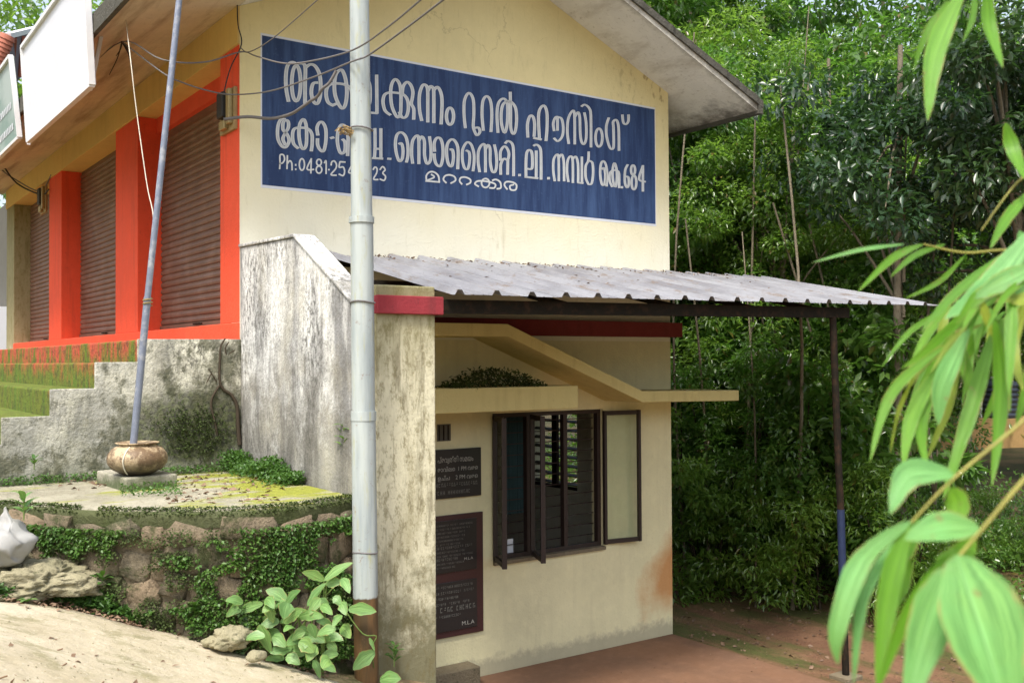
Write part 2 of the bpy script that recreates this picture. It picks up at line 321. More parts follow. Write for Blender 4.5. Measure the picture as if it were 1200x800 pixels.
M['leafdark'] = leafmat('dark_glossy_leaf', (.020, .050, .024), (.05, .10, .04), (.07, .17, .03), rough=.30, spec=.9, transl=.3)
M['leafwall'] = leafmat('creeper_leaf', (.035, .095, .020), (.09, .19, .035), (.12, .26, .03), transl=.3, sc=3)
M['mossleaf'] = leafmat('moss_leaf', (.028, .050, .012), (.07, .10, .018), (.06, .1, .02), transl=.2, rough=.8, sc=3)
M['broad'] = leafmat('broad_weed_leaf', (.13, .28, .07), (.24, .40, .13), (.20, .42, .06), rough=.4, transl=.25, sc=5, veins=True)
M['bamboo'] = leafmat('bamboo_leaf_green', (.09, .28, .02), (.19, .41, .03), (.28, .64, .03), rough=.4, transl=.4, sc=5, veins=True)
M['bamboopale'] = leafmat('bamboo_leaf_pale', (.12, .34, .08), (.21, .46, .15), (.20, .55, .06), rough=.42, transl=.25, sc=22, veins=True)
M['bambooyellow'] = leafmat('bamboo_leaf_yellow', (.22, .36, .03), (.32, .36, .04), (.4, .52, .05), rough=.45, transl=.35, sc=5, veins=True)
M['stem'] = flat('bamboo_stem', (.30, .28, .06), .5, .4, var=.5, sc=30)
M['greenstem'] = flat('green_stem', (.13, .2, .05), .6, var=.4, sc=30)
M['litter'] = leafmat('fallen_leaf', (.10, .055, .03), (.30, .20, .13), (.1, .06, .03), rough=.8, transl=.1, sc=6)

# ------------------------------------------------------------------ mesh helpers
def wloc(o):
    v = Vector((0, 0, 0))
    while o is not None: v += o.location; o = o.parent
    return v
class MB:
    def __init__(s): s.v = []; s.f = []
    def add(s, vs, fs):
        k = len(s.v); s.v += [tuple(map(float, p)) for p in vs]; s.f += [tuple(i+k for i in f) for f in fs]; return s
    def box(s, x0, x1, y0, y1, z0, z1):
        return s.add([(x0,y0,z0),(x1,y0,z0),(x1,y1,z0),(x0,y1,z0),(x0,y0,z1),(x1,y0,z1),(x1,y1,z1),(x0,y1,z1)],
                     [(0,3,2,1),(4,5,6,7),(0,1,5,4),(1,2,6,5),(2,3,7,6),(3,0,4,7)])
    def beam(s, a, b, w, h, up=(0,0,1)):
        a = Vector(a); b = Vector(b); d = (b-a).normalized(); sd_ = d.cross(Vector(up)).normalized()*w/2; u = sd_.cross(d).normalized()*h/2
        vs = [a-sd_-u, a+sd_-u, a+sd_+u, a-sd_+u, b-sd_-u, b+sd_-u, b+sd_+u, b-sd_+u]
        return s.add(vs, [(0,1,2,3),(7,6,5,4),(0,4,5,1),(1,5,6,2),(2,6,7,3),(3,7,4,0)])
    def prism(s, pts, a, b, axis='y'):
        n = len(pts)
        def P(p, t): return {'y': (p[0], t, p[1]), 'x': (t, p[0], p[1]), 'z': (p[0], p[1], t)}[axis]
        vs = [P(p, a) for p in pts]+[P(p, b) for p in pts]
        fs = [tuple(range(n)), tuple(range(2*n-1, n-1, -1))]+[(i, i+n, (i+1) % n+n, (i+1) % n) for i in range(n)]
        return s.add(vs, fs)
    def tube(s, pts, rs, n=8, cap=True):
        pts = [Vector(p) for p in pts]
        if not hasattr(rs, '__len__'): rs = [rs]*len(pts)
        k = len(s.v); prev = None; rings = []
        for i, p in enumerate(pts):
            t = (pts[min(i+1, len(pts)-1)]-pts[max(i-1, 0)]).normalized()
            if prev is None: a = t.orthogonal().normalized()
            else: a = (prev - t*prev.dot(t)).normalized()
            prev = a; b = t.cross(a)
            rings.append([p+(a*math.cos(2*math.pi*j/n)+b*math.sin(2*math.pi*j/n))*rs[i] for j in range(n)])
        vs = [q for r in rings for q in r]; fs = []
        for i in range(len(pts)-1):
            for j in range(n): fs.append((i*n+j, i*n+(j+1) % n, (i+1)*n+(j+1) % n, (i+1)*n+j))
        if cap:
            m0 = len(vs); vs = vs+rings[0]+rings[-1]
            fs += [tuple(range(m0+n-1, m0-1, -1)), tuple(range(m0+n, m0+2*n))]
        return s.add(vs, fs)
    def lathe(s, c, prof, n=28):
        vs = []; fs = []
        for r, z in prof: vs += [(c[0]+r*math.cos(2*math.pi*j/n), c[1]+r*math.sin(2*math.pi*j/n), c[2]+z) for j in range(n)]
        for i in range(len(prof)-1):
            for j in range(n): fs.append((i*n+j, i*n+(j+1) % n, (i+1)*n+(j+1) % n, (i+1)*n+j))
        return s.add(vs, fs)
    def build(s, name, mat, parent=None, loc=(0,0,0), smooth=False, bev=0, sub=0, disp=0):
        if parent is None: o_loc = Vector((loc[0], loc[1], loc[2]+ZO)); off = Vector((loc[0], loc[1], loc[2]))
        else: o_loc = Vector((0,0,0)); pl = wloc(parent); off = Vector((pl.x, pl.y, pl.z-ZO))
        me = bpy.data.meshes.new(name)
        me.from_pydata([(x-off.x, y-off.y, z-off.z) for x, y, z in s.v], [], s.f)
        o = bpy.data.objects.new(name, me); COL.objects.link(o); o.location = o_loc
        if parent is not None: o.parent = parent
        if isinstance(mat, str): mat = M[mat]
        me.materials.append(mat)
        bm = bmesh.new(); bm.from_mesh(me); bmesh.ops.recalc_face_normals(bm, faces=bm.faces)
        if sub:
            bmesh.ops.subdivide_edges(bm, edges=bm.edges, cuts=sub, use_grid_fill=True)
        bm.to_mesh(me); bm.free()
        if disp:
            for v in me.vertices:
                p = v.co+off; n = mnoise.noise_vector(p*3.1)*disp + mnoise.noise_vector(p*11)*disp*.35
                v.co += n
        if smooth: me.polygons.foreach_set('use_smooth', [True]*len(me.polygons))
        if bev:
            md = o.modifiers.new('bevel', 'BEVEL'); md.width = bev; md.segments = 2; md.limit_method = 'ANGLE'
        return o
def thing(name, label, cat, loc=(0,0,0), group=None):
    o = bpy.data.objects.new(name, None); COL.objects.link(o); o.location = (loc[0], loc[1], loc[2]+ZO); o.empty_display_size = .1
    return tag(o, label, cat, group)
def tag(o, label=None, cat=None, group=None, kind=None):
    if label: o['label'] = label
    if cat: o['category'] = cat
    if group: o['group'] = group
    if kind: o['kind'] = kind
    return o
def piece(name, me, parent, mat=None):
    o = bpy.data.objects.new(name, me); COL.objects.link(o); o.parent = parent; return o

def spline(pts, n=6, closed=False):
    pts = [Vector(p) for p in pts]
    if len(pts) < 3 and not closed: return pts
    out = []; L = len(pts); segs = L if closed else L-1
    for i in range(segs):
        if closed: p0, p1, p2, p3 = pts[(i-1) % L], pts[i], pts[(i+1) % L], pts[(i+2) % L]
        else: p0, p1, p2, p3 = pts[max(i-1, 0)], pts[i], pts[i+1], pts[min(i+2, L-1)]
        for k in range(n):
            t = k/n
            out.append(.5*((2*p1)+(p2-p0)*t+(2*p0-5*p1+4*p2-p3)*t*t+(3*p1-p0-3*p2+p3)*t**3))
    out.append(pts[0] if closed else pts[-1]); return out

# leaves as numpy clouds
def leaf_cloud(P, D, L, Wd, fold=.18, up=None):
    n = len(P); D = D/np.linalg.norm(D, axis=1, keepdims=True)
    U = up if up is not None else (np.array([0, 0, 1.])+rng.normal(0, .45, (n, 3)))
    S = np.cross(D, U); S /= np.linalg.norm(S, axis=1, keepdims=True)+1e-9
    Nn = np.cross(S, D)
    L = np.broadcast_to(np.asarray(L, float), (n,))[:, None]; Wd = np.broadcast_to(np.asarray(Wd, float), (n,))[:, None]
    v0 = P; v2 = P+D*L-Nn*L*.12; m_ = P+D*L*.45
    v1 = m_+S*Wd*.5+Nn*Wd*fold; v3 = m_-S*Wd*.5+Nn*Wd*fold
    V_ = np.stack([v0, v1, v2, v3], 1).reshape(-1, 3)
    i = np.arange(n)*4
    F = np.stack([np.stack([i, i+1, i+2], 1), np.stack([i, i+2, i+3], 1)], 1).reshape(-1, 3)
    return V_, F
def mesh_np(name, V_, F, mat):
    me = bpy.data.meshes.new(name)
    me.vertices.add(len(V_)); me.vertices.foreach_set('co', V_.astype(np.float32).ravel())
    me.loops.add(F.size); me.loops.foreach_set('vertex_index', F.astype(np.int32).ravel())
    me.polygons.add(len(F)); me.polygons.foreach_set('loop_start', np.arange(0, F.size, 3, dtype=np.int32))
    me.update(calc_edges=True); me.materials.append(M[mat]); return me
def cloud_obj(name, P, D, L, Wd, mat, parent=None, loc=(0,0,0), **k):
    V_, F = leaf_cloud(P, D, L, Wd, **k)
    if parent is None: off = np.array(loc, float)
    else: pl = wloc(parent); off = np.array([pl.x, pl.y, pl.z-ZO])
    me = mesh_np(name, V_-off, F, mat); o = bpy.data.objects.new(name, me); COL.objects.link(o)
    if parent is None: o.location = (loc[0], loc[1], loc[2]+ZO)
    else: o.parent = parent
    return o
def rdir(n, zb=0.0, zs=1.0):
    d_ = rng.normal(0, 1, (n, 3)); d_[:, 2] = d_[:, 2]*zs+zb; return d_/np.linalg.norm(d_, axis=1, keepdims=True)

# ------------------------------------------------------------------ ground
def hgt(x, y):
    pl = -1.855-.33*x+.092*y
    pl = max(-3.07, min(pl, -.3))
    if x > .62 and y > -2.32: pl = -3.07
    if x > 7.3: pl += min((x-7.3)*.22, .45)+max(0, x-12)*.05
    if y > 14 and x < 7.3: pl = -1.2
    r = math.hypot(x, y)
    if r > 38: pl += (r-38)*.30*(1 if r < 90 else 0)+(15.6 if r >= 90 else 0)
    return pl+mnoise.noise(Vector((x*.8, y*.8, 0)))*.04*(1 if (x > 7 or y < -2.6) else .1)
xs = sorted(set(list(np.round(np.linspace(-140, -10, 18), 3))+list(np.round(np.linspace(-10, 14, 97), 3))+[.61, .63]+list(np.round(np.linspace(14, 160, 40), 3))))
ys = sorted(set(list(np.round(np.linspace(-140, -12, 18), 3))+list(np.round(np.linspace(-12, 8, 81), 3))+[-2.31, -2.33]+list(np.round(np.linspace(8, 160, 42), 3))))
g = MB(); nx = len(xs)
g.add([(x, y, hgt(x, y)) for y in ys for x in xs], [(j*nx+i, j*nx+i+1, (j+1)*nx+i+1, (j+1)*nx+i) for j in range(len(ys)-1) for i in range(nx-1)])
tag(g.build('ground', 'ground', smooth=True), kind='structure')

# concrete road at lower left, running downhill
def onplane(u, v):
    r = ray(u, v); n = np.array([.33, -.092, 1.0]); return CAM + r*((-1.855-CAM@n)/(r@n))
edge = [onplane(u, v) for u, v in ((-260, 705), (-130, 704), (0, 712), (60, 718), (110, 728), (160, 742), (215, 752), (265, 768), (320, 783), (375, 800), (420, 822), (480, 860), (560, 930))]
edge = spline(edge, 5)
rd = MB(); K = 26; n_ = len(edge)
vs = []
for j in range(K):
    t = (j/(K-1))**1.5*7.5
    for i, p in enumerate(edge):
        x = p.x-.42*t; y = p.y-.9*t
        if j == 0: x += mnoise.noise(Vector((i*.7, 0, 0)))*.03; y += mnoise.noise(Vector((i*.9, 5, 0)))*.04
        z = hgt(x, y)+.035+mnoise.noise(Vector((x*1.2, y*1.2, 3)))*.012
        vs.append((x, y, z))
fs = [(j*n_+i, j*n_+i+1, (j+1)*n_+i+1, (j+1)*n_+i) for j in range(K-1) for i in range(n_-1)]
k0 = len(vs); vs += [(vs[i][0]+.02, vs[i][1]+.02, vs[i][2]-.08) for i in range(n_)]
fs += [(i, i+1, k0+i+1, k0+i) for i in range(n_-1)]
rd.add(vs, fs); tag(rd.build('road', 'road', smooth=True), kind='structure')
# porch floor, red oxide
pf = MB(); pf.box(.64, 4.95, -2.3, -.002, -3.2, -3.045); pf.box(.64, 4.95, .2, 4, -3.2, -3.05)
tag(pf.build('porch_floor', 'porch', bev=.01), kind='structure')

# ------------------------------------------------------------------ main building
XR, ZT, ZF, AX = 4.965, 2.99, .2307, 2.4825
ZA = ZT+.425*AX
bld = thing('society_building', 'two storey cream building with a big blue painted sign on its gable wall', 'building', (0, 0, -3.05))
W0, W1, WB, WT = 2.55, 3.975, -1.97, -.52
g = MB()
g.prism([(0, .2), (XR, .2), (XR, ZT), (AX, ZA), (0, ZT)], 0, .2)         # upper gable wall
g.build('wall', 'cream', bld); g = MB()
g.box(.001, W0, 0, .2, -3.1, .2); g.box(W1, XR, 0, .2, -3.1, .2); g.box(W0, W1, 0, .2, -3.1, WB); g.box(W0, W1, 0, .2, WT, .2)
g.build('wall', 'creamlow', bld)
# right side wall with the louvred opening seen through the window
q0, q1 = onX(628, 478, XR-.1), onX(684, 570, XR-.1)
sy0, sy1, sz1, sz0 = min(q0[1], q1[1]), max(q0[1], q1[1]), q0[2]+.12, q1[2]-.05
g = MB(); x0, x1 = XR-.2, XR
g.box(x0, x1, .2, 11.2, .0, ZT); g.box(x0, x1, .2, sy0, -3.1, 0); g.box(x0, x1, sy1, 5, -3.1, 0); g.box(x0, x1, sy0, sy1, -3.1, sz0); g.box(x0, x1, sy0, sy1, sz1, 0)
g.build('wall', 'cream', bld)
lw = MB().box(x0+.02, x0+.06, sy0, sy1, sz0, sz0+.04).box(x0+.02, x0+.06, sy0, sy1, sz1-.04, sz1).box(x0+.02, x0+.06, (sy0+sy1)/2-.05, (sy0+sy1)/2+.05, sz0, sz1).build('side_window', 'frame', bld)
lv = MB().box(x0+.05, x0+.065, sy0, sy1, 0, .022); lv0 = None
for i in range(9):
    z = sz0+.06+i*(sz1-sz0-.1)/9
    MB().beam((x0+.08, sy0, z), (x0+.08, sy1, z), .05, .014, (-.5, 0, 1)).build('louvre', 'frame', lw)
# interior
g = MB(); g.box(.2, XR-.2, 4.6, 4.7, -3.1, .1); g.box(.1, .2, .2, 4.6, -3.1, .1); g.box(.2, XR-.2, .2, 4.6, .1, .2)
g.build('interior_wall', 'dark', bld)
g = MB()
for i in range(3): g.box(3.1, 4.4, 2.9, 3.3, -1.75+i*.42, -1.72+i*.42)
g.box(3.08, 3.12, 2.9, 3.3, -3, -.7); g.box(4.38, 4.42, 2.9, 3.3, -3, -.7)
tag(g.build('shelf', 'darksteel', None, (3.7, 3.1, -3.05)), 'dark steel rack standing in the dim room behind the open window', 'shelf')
cu = MB(); c0, c1 = onY(592, 484, .35), onY(617, 600, .35); n = 26
vs = [(c0[0]+(c1[0]-c0[0])*i/(n-1), .36+.025*math.sin(i*1.9), z) for z in (-.55, c1[2]) for i in range(n)]
cu.add(vs, [(i, i+1, n+i+1, n+i) for i in range(n-1)])
tag(cu.build('curtain', flat('teal_curtain_cloth', (.03, .065, .07), .9, var=.4, sc=8), None, (c0[0], .36, -1.3), smooth=True), 'teal curtain hanging behind the left pane of the lower window', 'curtain')
pp = MB(); a = onY(594, 636, .15); pp.box(a[0], a[0]+.07, .14, .145, a[2]-.1, a[2]+.04)
tag(pp.build('notice_paper', 'board', None, (a[0], .14, a[2]-.1)), 'small white paper stuck inside the lower window at bottom left', 'paper')

# facade on the left with red pilasters and shutters
g = MB(); YB = 11.2
PIL = [(0.0, .47), (3.06, 3.97), (6.85, 7.66)]
g.box(.27, .45, .2, YB, -1.2, ZT); g.build('shop_wall', 'red', bld)
g = MB(); g.box(-.02, .30, .001, YB, 2.6707, ZT+.0); g.build('ochre_beam', 'ochre', bld, bev=.006)
for a, b in PIL: MB().box(-.002, .27, a+.002, b, ZF+.10, 2.67).build('pilaster', 'redfaded', bld, bev=.006)
MB().box(-.003, .27, 10.5, 11.2, -.9, 2.67).build('pilaster', 'pillar', bld, bev=.006)
MB().box(-.012, .27, .003, 10.5, ZF-.05, ZF+.10).build('sill_band', 'redfaded', bld, bev=.008)
MB().box(.20, .272, .47, 3.06, 2.50, 2.67).build('lintel', 'red', bld)
slat_me = {}
for k, (a, b) in enumerate([(.47, 3.06), (3.97, 6.85), (7.66, 10.5)]):
    zt = 2.50 if k == 0 else 2.67
    root = MB().box(.262, .272, a, b, ZF+.10, zt).build('shutter', 'shutter', bld)
    z = ZF+.17; n = 0
    wd = b-a
    key = k
    me = bpy.data.meshes.new('slat')
    prof = [(0, 0), (-.013, .010), (-.017, .030), (-.012, .050), (0, .062)]
    V2 = [(p[0], yy, p[1]) for yy in (0, wd-.012) for p in prof]; nP = len(prof)
    me.from_pydata(V2, [], [(i, i+1, nP+i+1, nP+i) for i in range(nP-1)]); me.materials.append(M['shutter'])
    rl = wloc(root)
    while z < zt-.06:
        o = piece('slat', me, root); o.location = (.262-rl.x, a+.006-rl.y, z+ZO-rl.z); z += .068
    MB().box(.236, .262, a+.006, b-.006, ZF+.10, ZF+.165).build('bottom_rail', 'shutter', root)
    MB().tube([(.225, (a+b)/2-.12, ZF+.15), (.215, (a+b)/2-.1, ZF+.15), (.215, (a+b)/2+.1, ZF+.15), (.225, (a+b)/2+.12, ZF+.15)], .008, 6).build('handle', 'darksteel', root)
# roof slabs
T = .10
prof = [(-.97, 2.80), (0, ZT+.002), (AX, ZA+.002), (5.60, 2.99-.425*(5.60-XR)), (5.63, 3.10-.425*(5.60-XR)), (AX, ZA+.115), (0, ZT+.115), (-.97, 2.90)]
r_ = MB()
r_.prism([prof[0], prof[1], prof[6], prof[7]], -.75, 11.6); r_.build('roof', 'soffit_tan', bld, bev=.01)
r_ = MB(); r_.prism([prof[1], prof[2], prof[5], prof[6]], -.75, 11.6); r_.build('roof', 'soffit_white', bld)
r_ = MB(); r_.prism([prof[2], prof[3], prof[4], prof[5]], -.75, 11.6); r_.build('roof', 'soffit_white', bld)
# mossy weathering course on top of slabs, rough edged
def course(p, q, nm):
    m_ = MB(); n = 60; a = Vector((p[0], 0, p[1])); b = Vector((q[0], 0, q[1])); vs = []
    for i in range(n+1):
        t = i/n; c = a.lerp(b, t); j = mnoise.noise(Vector((t*40, 1, 0)))*.012+mnoise.noise(Vector((t*150, 1, 0)))*.01
        vs += [(c.x, -.775+j, c.z+.0), (c.x, -.775+j*1.5, c.z+.075+abs(j)*1.2), (c.x, 11.6, c.z+.075), (c.x, 11.6, c.z)]
    fs = []
    for i in range(n):
        for e in range(4): fs.append((i*4+e, i*4+(e+1) % 4, i*4+4+(e+1) % 4, i*4+4+e))
    m_.add(vs, fs+[(0, 1, 2, 3), (n*4+3, n*4+2, n*4+1, n*4)]); return m_.build(nm, 'roofconc', bld)
course((AX, ZA+.05), (5.66, 3.045-.425*(5.63-XR)), 'roof_edge')
course((0, ZT+.05), (AX, ZA+.05), 'roof_edge')
MB().box(-1.0, -.96, -.78, 11.6, 2.77, 2.94).build('roof_edge', 'roofconc', bld, sub=0)
MB().box(5.585, 5.66, -.77, 11.6, 2.695, 2.79).build('roof_edge', 'roofconc', bld)
# floor band, stair slab and window sunshade under the canopy
MB().box(.70, 5.01, -.15, -.002, .246, .405).build('floor_band', 'maroon', bld, bev=.006)
g = MB(); top = [(.66, .335), (2.317, .335), (3.986, -.318), (5.412, -.34)]
g.prism([(x, z) for x, z in top]+[(x, z-.115) for x, z in top[::-1]], -.6, -.003); g.build('sloping_slab', 'sunshade', bld, bev=.006)
MB().box(.66, 3.128, -.62, -.004, -.464, -.245).build('sunshade', 'sunshade', bld, bev=.006)
# skirting and plinth
MB().box(.66, 2.25, -.22, -.002, -3.05, -2.87).build('plinth', 'mortar', bld, bev=.01)
# window
win = MB().box(W0, W1, .05, .11, WB, WB+.045).box(W0, W1, .05, .11, WT-.045, WT).box(W0, W0+.045, .05, .11, WB+.045, WT-.045).box(W1-.045, W1, .05, .11, WB+.045, WT-.045).box(3.0, 3.05, .05, .11, WB+.045, WT-.045).box(3.475, 3.525, .05, .11, WB+.045, WT-.045).build('window', 'frame', bld)
MB().box(W0, W1, -.03, .05, WB-.03, WB+.004).build('sill', 'mortar', win)
for i in range(12):
    z = WB+.12+i*.112; MB().tube([(W0+.04, .13, z), (W1-.04, .13, z)], .0055, 6).build('grille_bar', 'frame', win)
for hx, an, l_ in ((W0+.02, 113, .46), (3.025, 113, .46), (W1-.01, 171, .47)):
    dx, dy = math.cos(R(an)) if an < 150 else -math.cos(R(an)), -math.sin(R(an))
    if an > 150: dx, dy = abs(math.cos(R(an))), -abs(math.sin(R(an)))
    h = Vector((hx, -.005, 0)); dd = Vector((dx, dy, 0)); zb, zt = WB+.02, WT-.02
    def PP(t, z): return tuple(h+dd*t+Vector((0, 0, z)))
    nn = (dy, -dx, 0)
    c = MB()
    c.beam(PP(.02, zb), PP(.02, zt), .03, .045, nn).beam(PP(l_-.02, zb), PP(l_-.02, zt), .03, .045, nn)
    for z in (zb+.025, zt-.025): c.beam(PP(.04, z), PP(l_-.04, z), .03, .045)
    cs = c.build('casement', 'frame', win)
    MB().add([PP(.04, zb+.04), PP(l_-.04, zb+.04), PP(l_-.04, zt-.04), PP(.04, zt-.04)], [(0, 1, 2, 3)]).build('glass', 'glass', win)
# small vent beside the window
g = MB().box(1.915, 2.066, -.006, -.002, -.76, -.60); vt = g.build('vent', 'dark', bld)
for i in range(3): MB().box(1.93+i*.05, 1.94+i*.05, -.014, -.006, -.75, -.61).build('vent_bar', 'darksteel', vt)

# painted sign
S0, S1, SZ1, SZ0 = .1956, 4.7524, 2.7764, 1.5014
sign = MB().box(S0, S1, -.003, .0, SZ0, SZ1).build('painted_sign', 'blue', bld)
MB().box(S0-.012, S1+.012, -.0015, .0, SZ0-.025, SZ1+.02).build('sign_border', 'board', bld)
def stroke(mb, pts, ox, oy, sc, rx, ry, y, closed=False):
    p = spline([(a, b, 0) for a, b in pts], 5, closed) if len(pts) > 2 else [Vector((a, b, 0)) for a, b in pts]
    n = len(p); vs = []
    for i in range(n):
        t = (p[min(i+1, n-1)]-p[max(i-1, 0)])
        if closed and i in (0, n-1): t = p[1]-p[n-2]
        if t.length < 1e-6: t = Vector((0, 1, 0))
        t.normalize(); nx_, ny_ = -t.y, t.x
        q = math.sqrt((rx*nx_)**2+(ry*ny_)**2); ox_, oy_ = rx*rx*nx_/q, ry*ry*ny_/q
        e = Vector((0, 0, 0))
        if not closed and i == 0: e = -t*ry*.5
        if not closed and i == n-1: e = t*ry*.5
        for sg in (1, -1):
            u, v = ox+(p[i].x+e.x+sg*ox_)/sc, oy+(p[i].y+e.y+sg*oy_)/sc
            w_ = onY(u, v, 0); vs.append((w_[0], y, w_[2]))
    mb.add(vs, [(2*i, 2*i+1, 2*i+3, 2*i+2) for i in range(n-1)])
def ell(cx, cy, rx, ry): return [(cx+rx*math.cos(a*math.pi/4), cy+ry*math.sin(a*math.pi/4)) for a in range(8)]
C_ = True
ROWS = {
 (320, 60): [([(178,590),(152,450),(147,300),(165,180),(215,132),(270,150),(300,145),(350,150),(375,200),(372,400),(372,612)],0), (ell(268,380,52,210),C_), ([(375,200),(430,160),(490,178),(540,270),(555,400),(545,550),(510,622),(465,580),(445,480),(465,385),(520,372)],0),
   ([(700,640),(640,600),(618,500),(635,420),(690,385),(760,382),(850,400),(910,450),(925,560),(922,690)],0), ([(790,222),(735,270),(715,400),(730,540),(795,668),(840,640),(862,500),(850,350),(820,250)],C_), ([(690,640),(735,620)],0)],
 (430, 80): [([(110,85),(112,300),(114,530)],0), ([(118,530),(0,520),(-60,510)],0), ([(-60,505),(-110,400),(-90,200),(-30,110),(25,180),(35,330),(20,430),(-40,440)],0),
   ([(270,550),(210,500),(185,400),(200,320),(250,290),(330,290),(420,310),(470,370),(482,470),(460,565),(410,580),(378,520)],0), ([(330,132),(287,190),(275,300),(290,450),(350,575),(388,540),(395,420),(395,300),(380,190)],C_), ([(410,320),(420,220),(465,165),(510,200),(535,280),(527,360),(517,420),(545,480),(545,600)],0),
   ([(638,615),(612,480),(612,320),(640,220),(672,195),(706,240),(710,400),(710,632)],0), ([(712,270),(740,215),(770,235),(780,300),(780,640)],0), ([(782,260),(820,222),(860,280),(877,400),(866,655)],0), (ell(970,565,42,100),C_)],
 (530, 90): [([(150,600),(135,450),(140,280),(190,192),(240,260),(250,420),(242,560),(250,620),(285,688),(320,650),(305,600),(262,602)],0), ([(360,630),(345,450),(355,290),(400,230),(445,290),(460,450),(450,645)],0),
   ([(532,655),(520,450),(535,320),(580,262),(622,275),(645,350),(640,550),(610,660),(575,560),(570,430),(590,330),(640,290),(690,300),(738,370),(750,500),(737,630),(710,672),(682,600),(680,400),(675,185)],0),
   ([(882,710),(878,560),(905,465),(942,470),(962,560),(955,700)],0), ([(950,718),(1040,738)],0), ([(1018,735),(1007,500),(1020,390),(1070,340),(1105,420),(1107,600),(1095,750)],0)],
 (630, 110): [([(190,435),(180,350),(205,280),(240,275),(280,300),(297,400),(285,500),(235,557),(190,522)],0), ([(230,290),(230,430)],0),
   ([(362,585),(345,450),(355,300),(400,208),(428,240),(432,590)],0), ([(434,270),(470,218),(490,280),(495,450),(510,560),(540,592),(565,520),(565,350),(545,225)],0), ([(512,150),(550,130),(600,170),(620,260),(622,625)],0), (ell(715,515,40,108),C_),
   ([(830,285),(802,380),(805,500),(840,625),(872,650),(888,600),(885,400),(882,330),(920,310),(945,400),(950,665)],0), ([(990,250),(1002,340),(1035,357),(1060,320),(1062,250)],0)],
 (315, 130): [([(190,100),(132,110),(102,200),(105,330),(150,415),(200,425),(235,350),(210,275),(165,225),(165,140),(195,112),(225,130),(225,200),(190,262),(162,330),(190,400)],0),
   ([(340,440),(290,390),(275,300),(290,220),(350,200),(450,210),(500,270),(505,380),(495,470)],0), ([(400,100),(360,160),(350,280),(370,400),(402,450),(435,400),(440,250),(430,150)],C_), ([(572,285),(562,200),(590,140),(630,140),(665,220),(665,360),(640,470),(600,460),(570,400),(568,330)],0), ([(722,322),(758,312)],0),
   ([(900,185),(850,165),(812,230),(800,350),(820,460),(850,502),(888,470),(890,370),(862,335)],0), ([(900,200),(925,300),(925,400),(920,525)],0), ([(985,200),(985,340),(995,480)],0)],
 (430, 140): [([(90,110),(92,330),(85,450)],0), ([(160,112),(160,300),(160,452)],0), ([(85,345),(160,348)],0), ([(60,455),(182,462)],0), ([(240,462),(278,465)],0),
   ([(372,290),(402,285),(420,360),(410,460),(375,490),(342,400),(330,280),(350,180),(400,155),(450,200),(475,300),(477,420),(460,502)],0), ([(532,515),(520,400),(530,260),(575,195),(603,230),(605,520)],0), ([(607,250),(640,202),(670,260),(672,420),(700,520),(740,480),(747,350),(730,205)],0),
   ([(790,375),(785,280),(815,220),(860,230),(885,320),(885,450),(858,548),(812,530),(790,470),(785,405)],0), ([(970,355),(1000,362),(1010,450),(990,550),(950,520),(930,400),(940,290),(990,235),(1040,272),(1065,370),(1060,580)],0)],
 (530, 150): [([(160,265),(195,290),(200,380),(180,480),(140,470),(115,370),(120,250),(170,170),(220,200),(250,300),(252,400),(240,505)],0), ([(317,515),(300,400),(305,270),(350,195),(382,230),(385,518)],0), ([(387,250),(415,200),(440,250),(442,400),(465,510),(500,512),(517,420),(510,300),(490,200)],0),
   ([(565,545),(565,430),(600,362),(645,375),(660,300),(635,235),(600,220),(562,280),(560,380)],0), ([(648,370),(645,545)],0), ([(618,182),(650,155),(700,190),(715,300),(715,562)],0), ([(785,545),(785,562)],0),
   ([(860,570),(860,400),(870,290),(900,260),(930,300),(932,470),(880,480)],0), ([(850,575),(1000,592)],0), ([(980,590),(980,272)],0), ([(950,210),(990,200),(1030,250),(1037,400),(1037,602)],0), ([(1125,582),(1125,600)],0)],
 (640, 160): [([(97,522),(80,400),(85,270),(125,212),(143,260),(145,522)],0), ([(147,250),(180,212),(203,300),(207,522)],0), ([(257,532),(240,400),(250,280),(285,232),(308,290),(310,542)],0), ([(312,262),(345,238),(370,330),(372,540)],0), ([(372,542),(430,550)],0), ([(416,545),(415,242)],0),
   ([(492,560),(460,480),(460,350),(490,285),(495,182)],0), ([(492,285),(538,310),(547,430),(530,550),(492,562)],0), ([(650,385),(675,372),(690,450),(680,560),(650,560),(630,450),(637,330),(665,290),(695,330),(710,430),(705,582)],0),
   ([(770,590),(740,520),(745,430),(780,400),(825,402),(850,440),(852,602)],0), ([(795,312),(775,400),(780,520),(808,592),(825,500),(820,380)],C_), ([(885,588),(885,604)],0), ([(952,332),(922,400),(920,540),(945,600),(965,560),(960,480),(930,472)],0), (ell(1015,395,24,58),C_), (ell(1025,540,28,84),C_), ([(1130,642),(1130,342)],0), ([(1128,350),(1085,500),(1160,532)],0)],
}
lt = MB(); ls = MB()
for (ox, oy), L_ in ROWS.items():
    k = 1.0 if oy < 125 and ox != 640 else .92
    far = 1-.32*(ox-320)/320 if oy < 125 else 1-.30*(ox-315)/325
    for pts, cl in L_:
        stroke(lt, pts, ox, oy, 10, 22*far*k, 14*far*k, -.0050-.00002*len(lt.v) % .0006, bool(cl))
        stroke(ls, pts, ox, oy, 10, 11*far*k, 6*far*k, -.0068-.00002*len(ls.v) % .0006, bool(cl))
lt.build('lettering', 'letter', sign); ls.build('letter_shading', 'lettershade', sign)
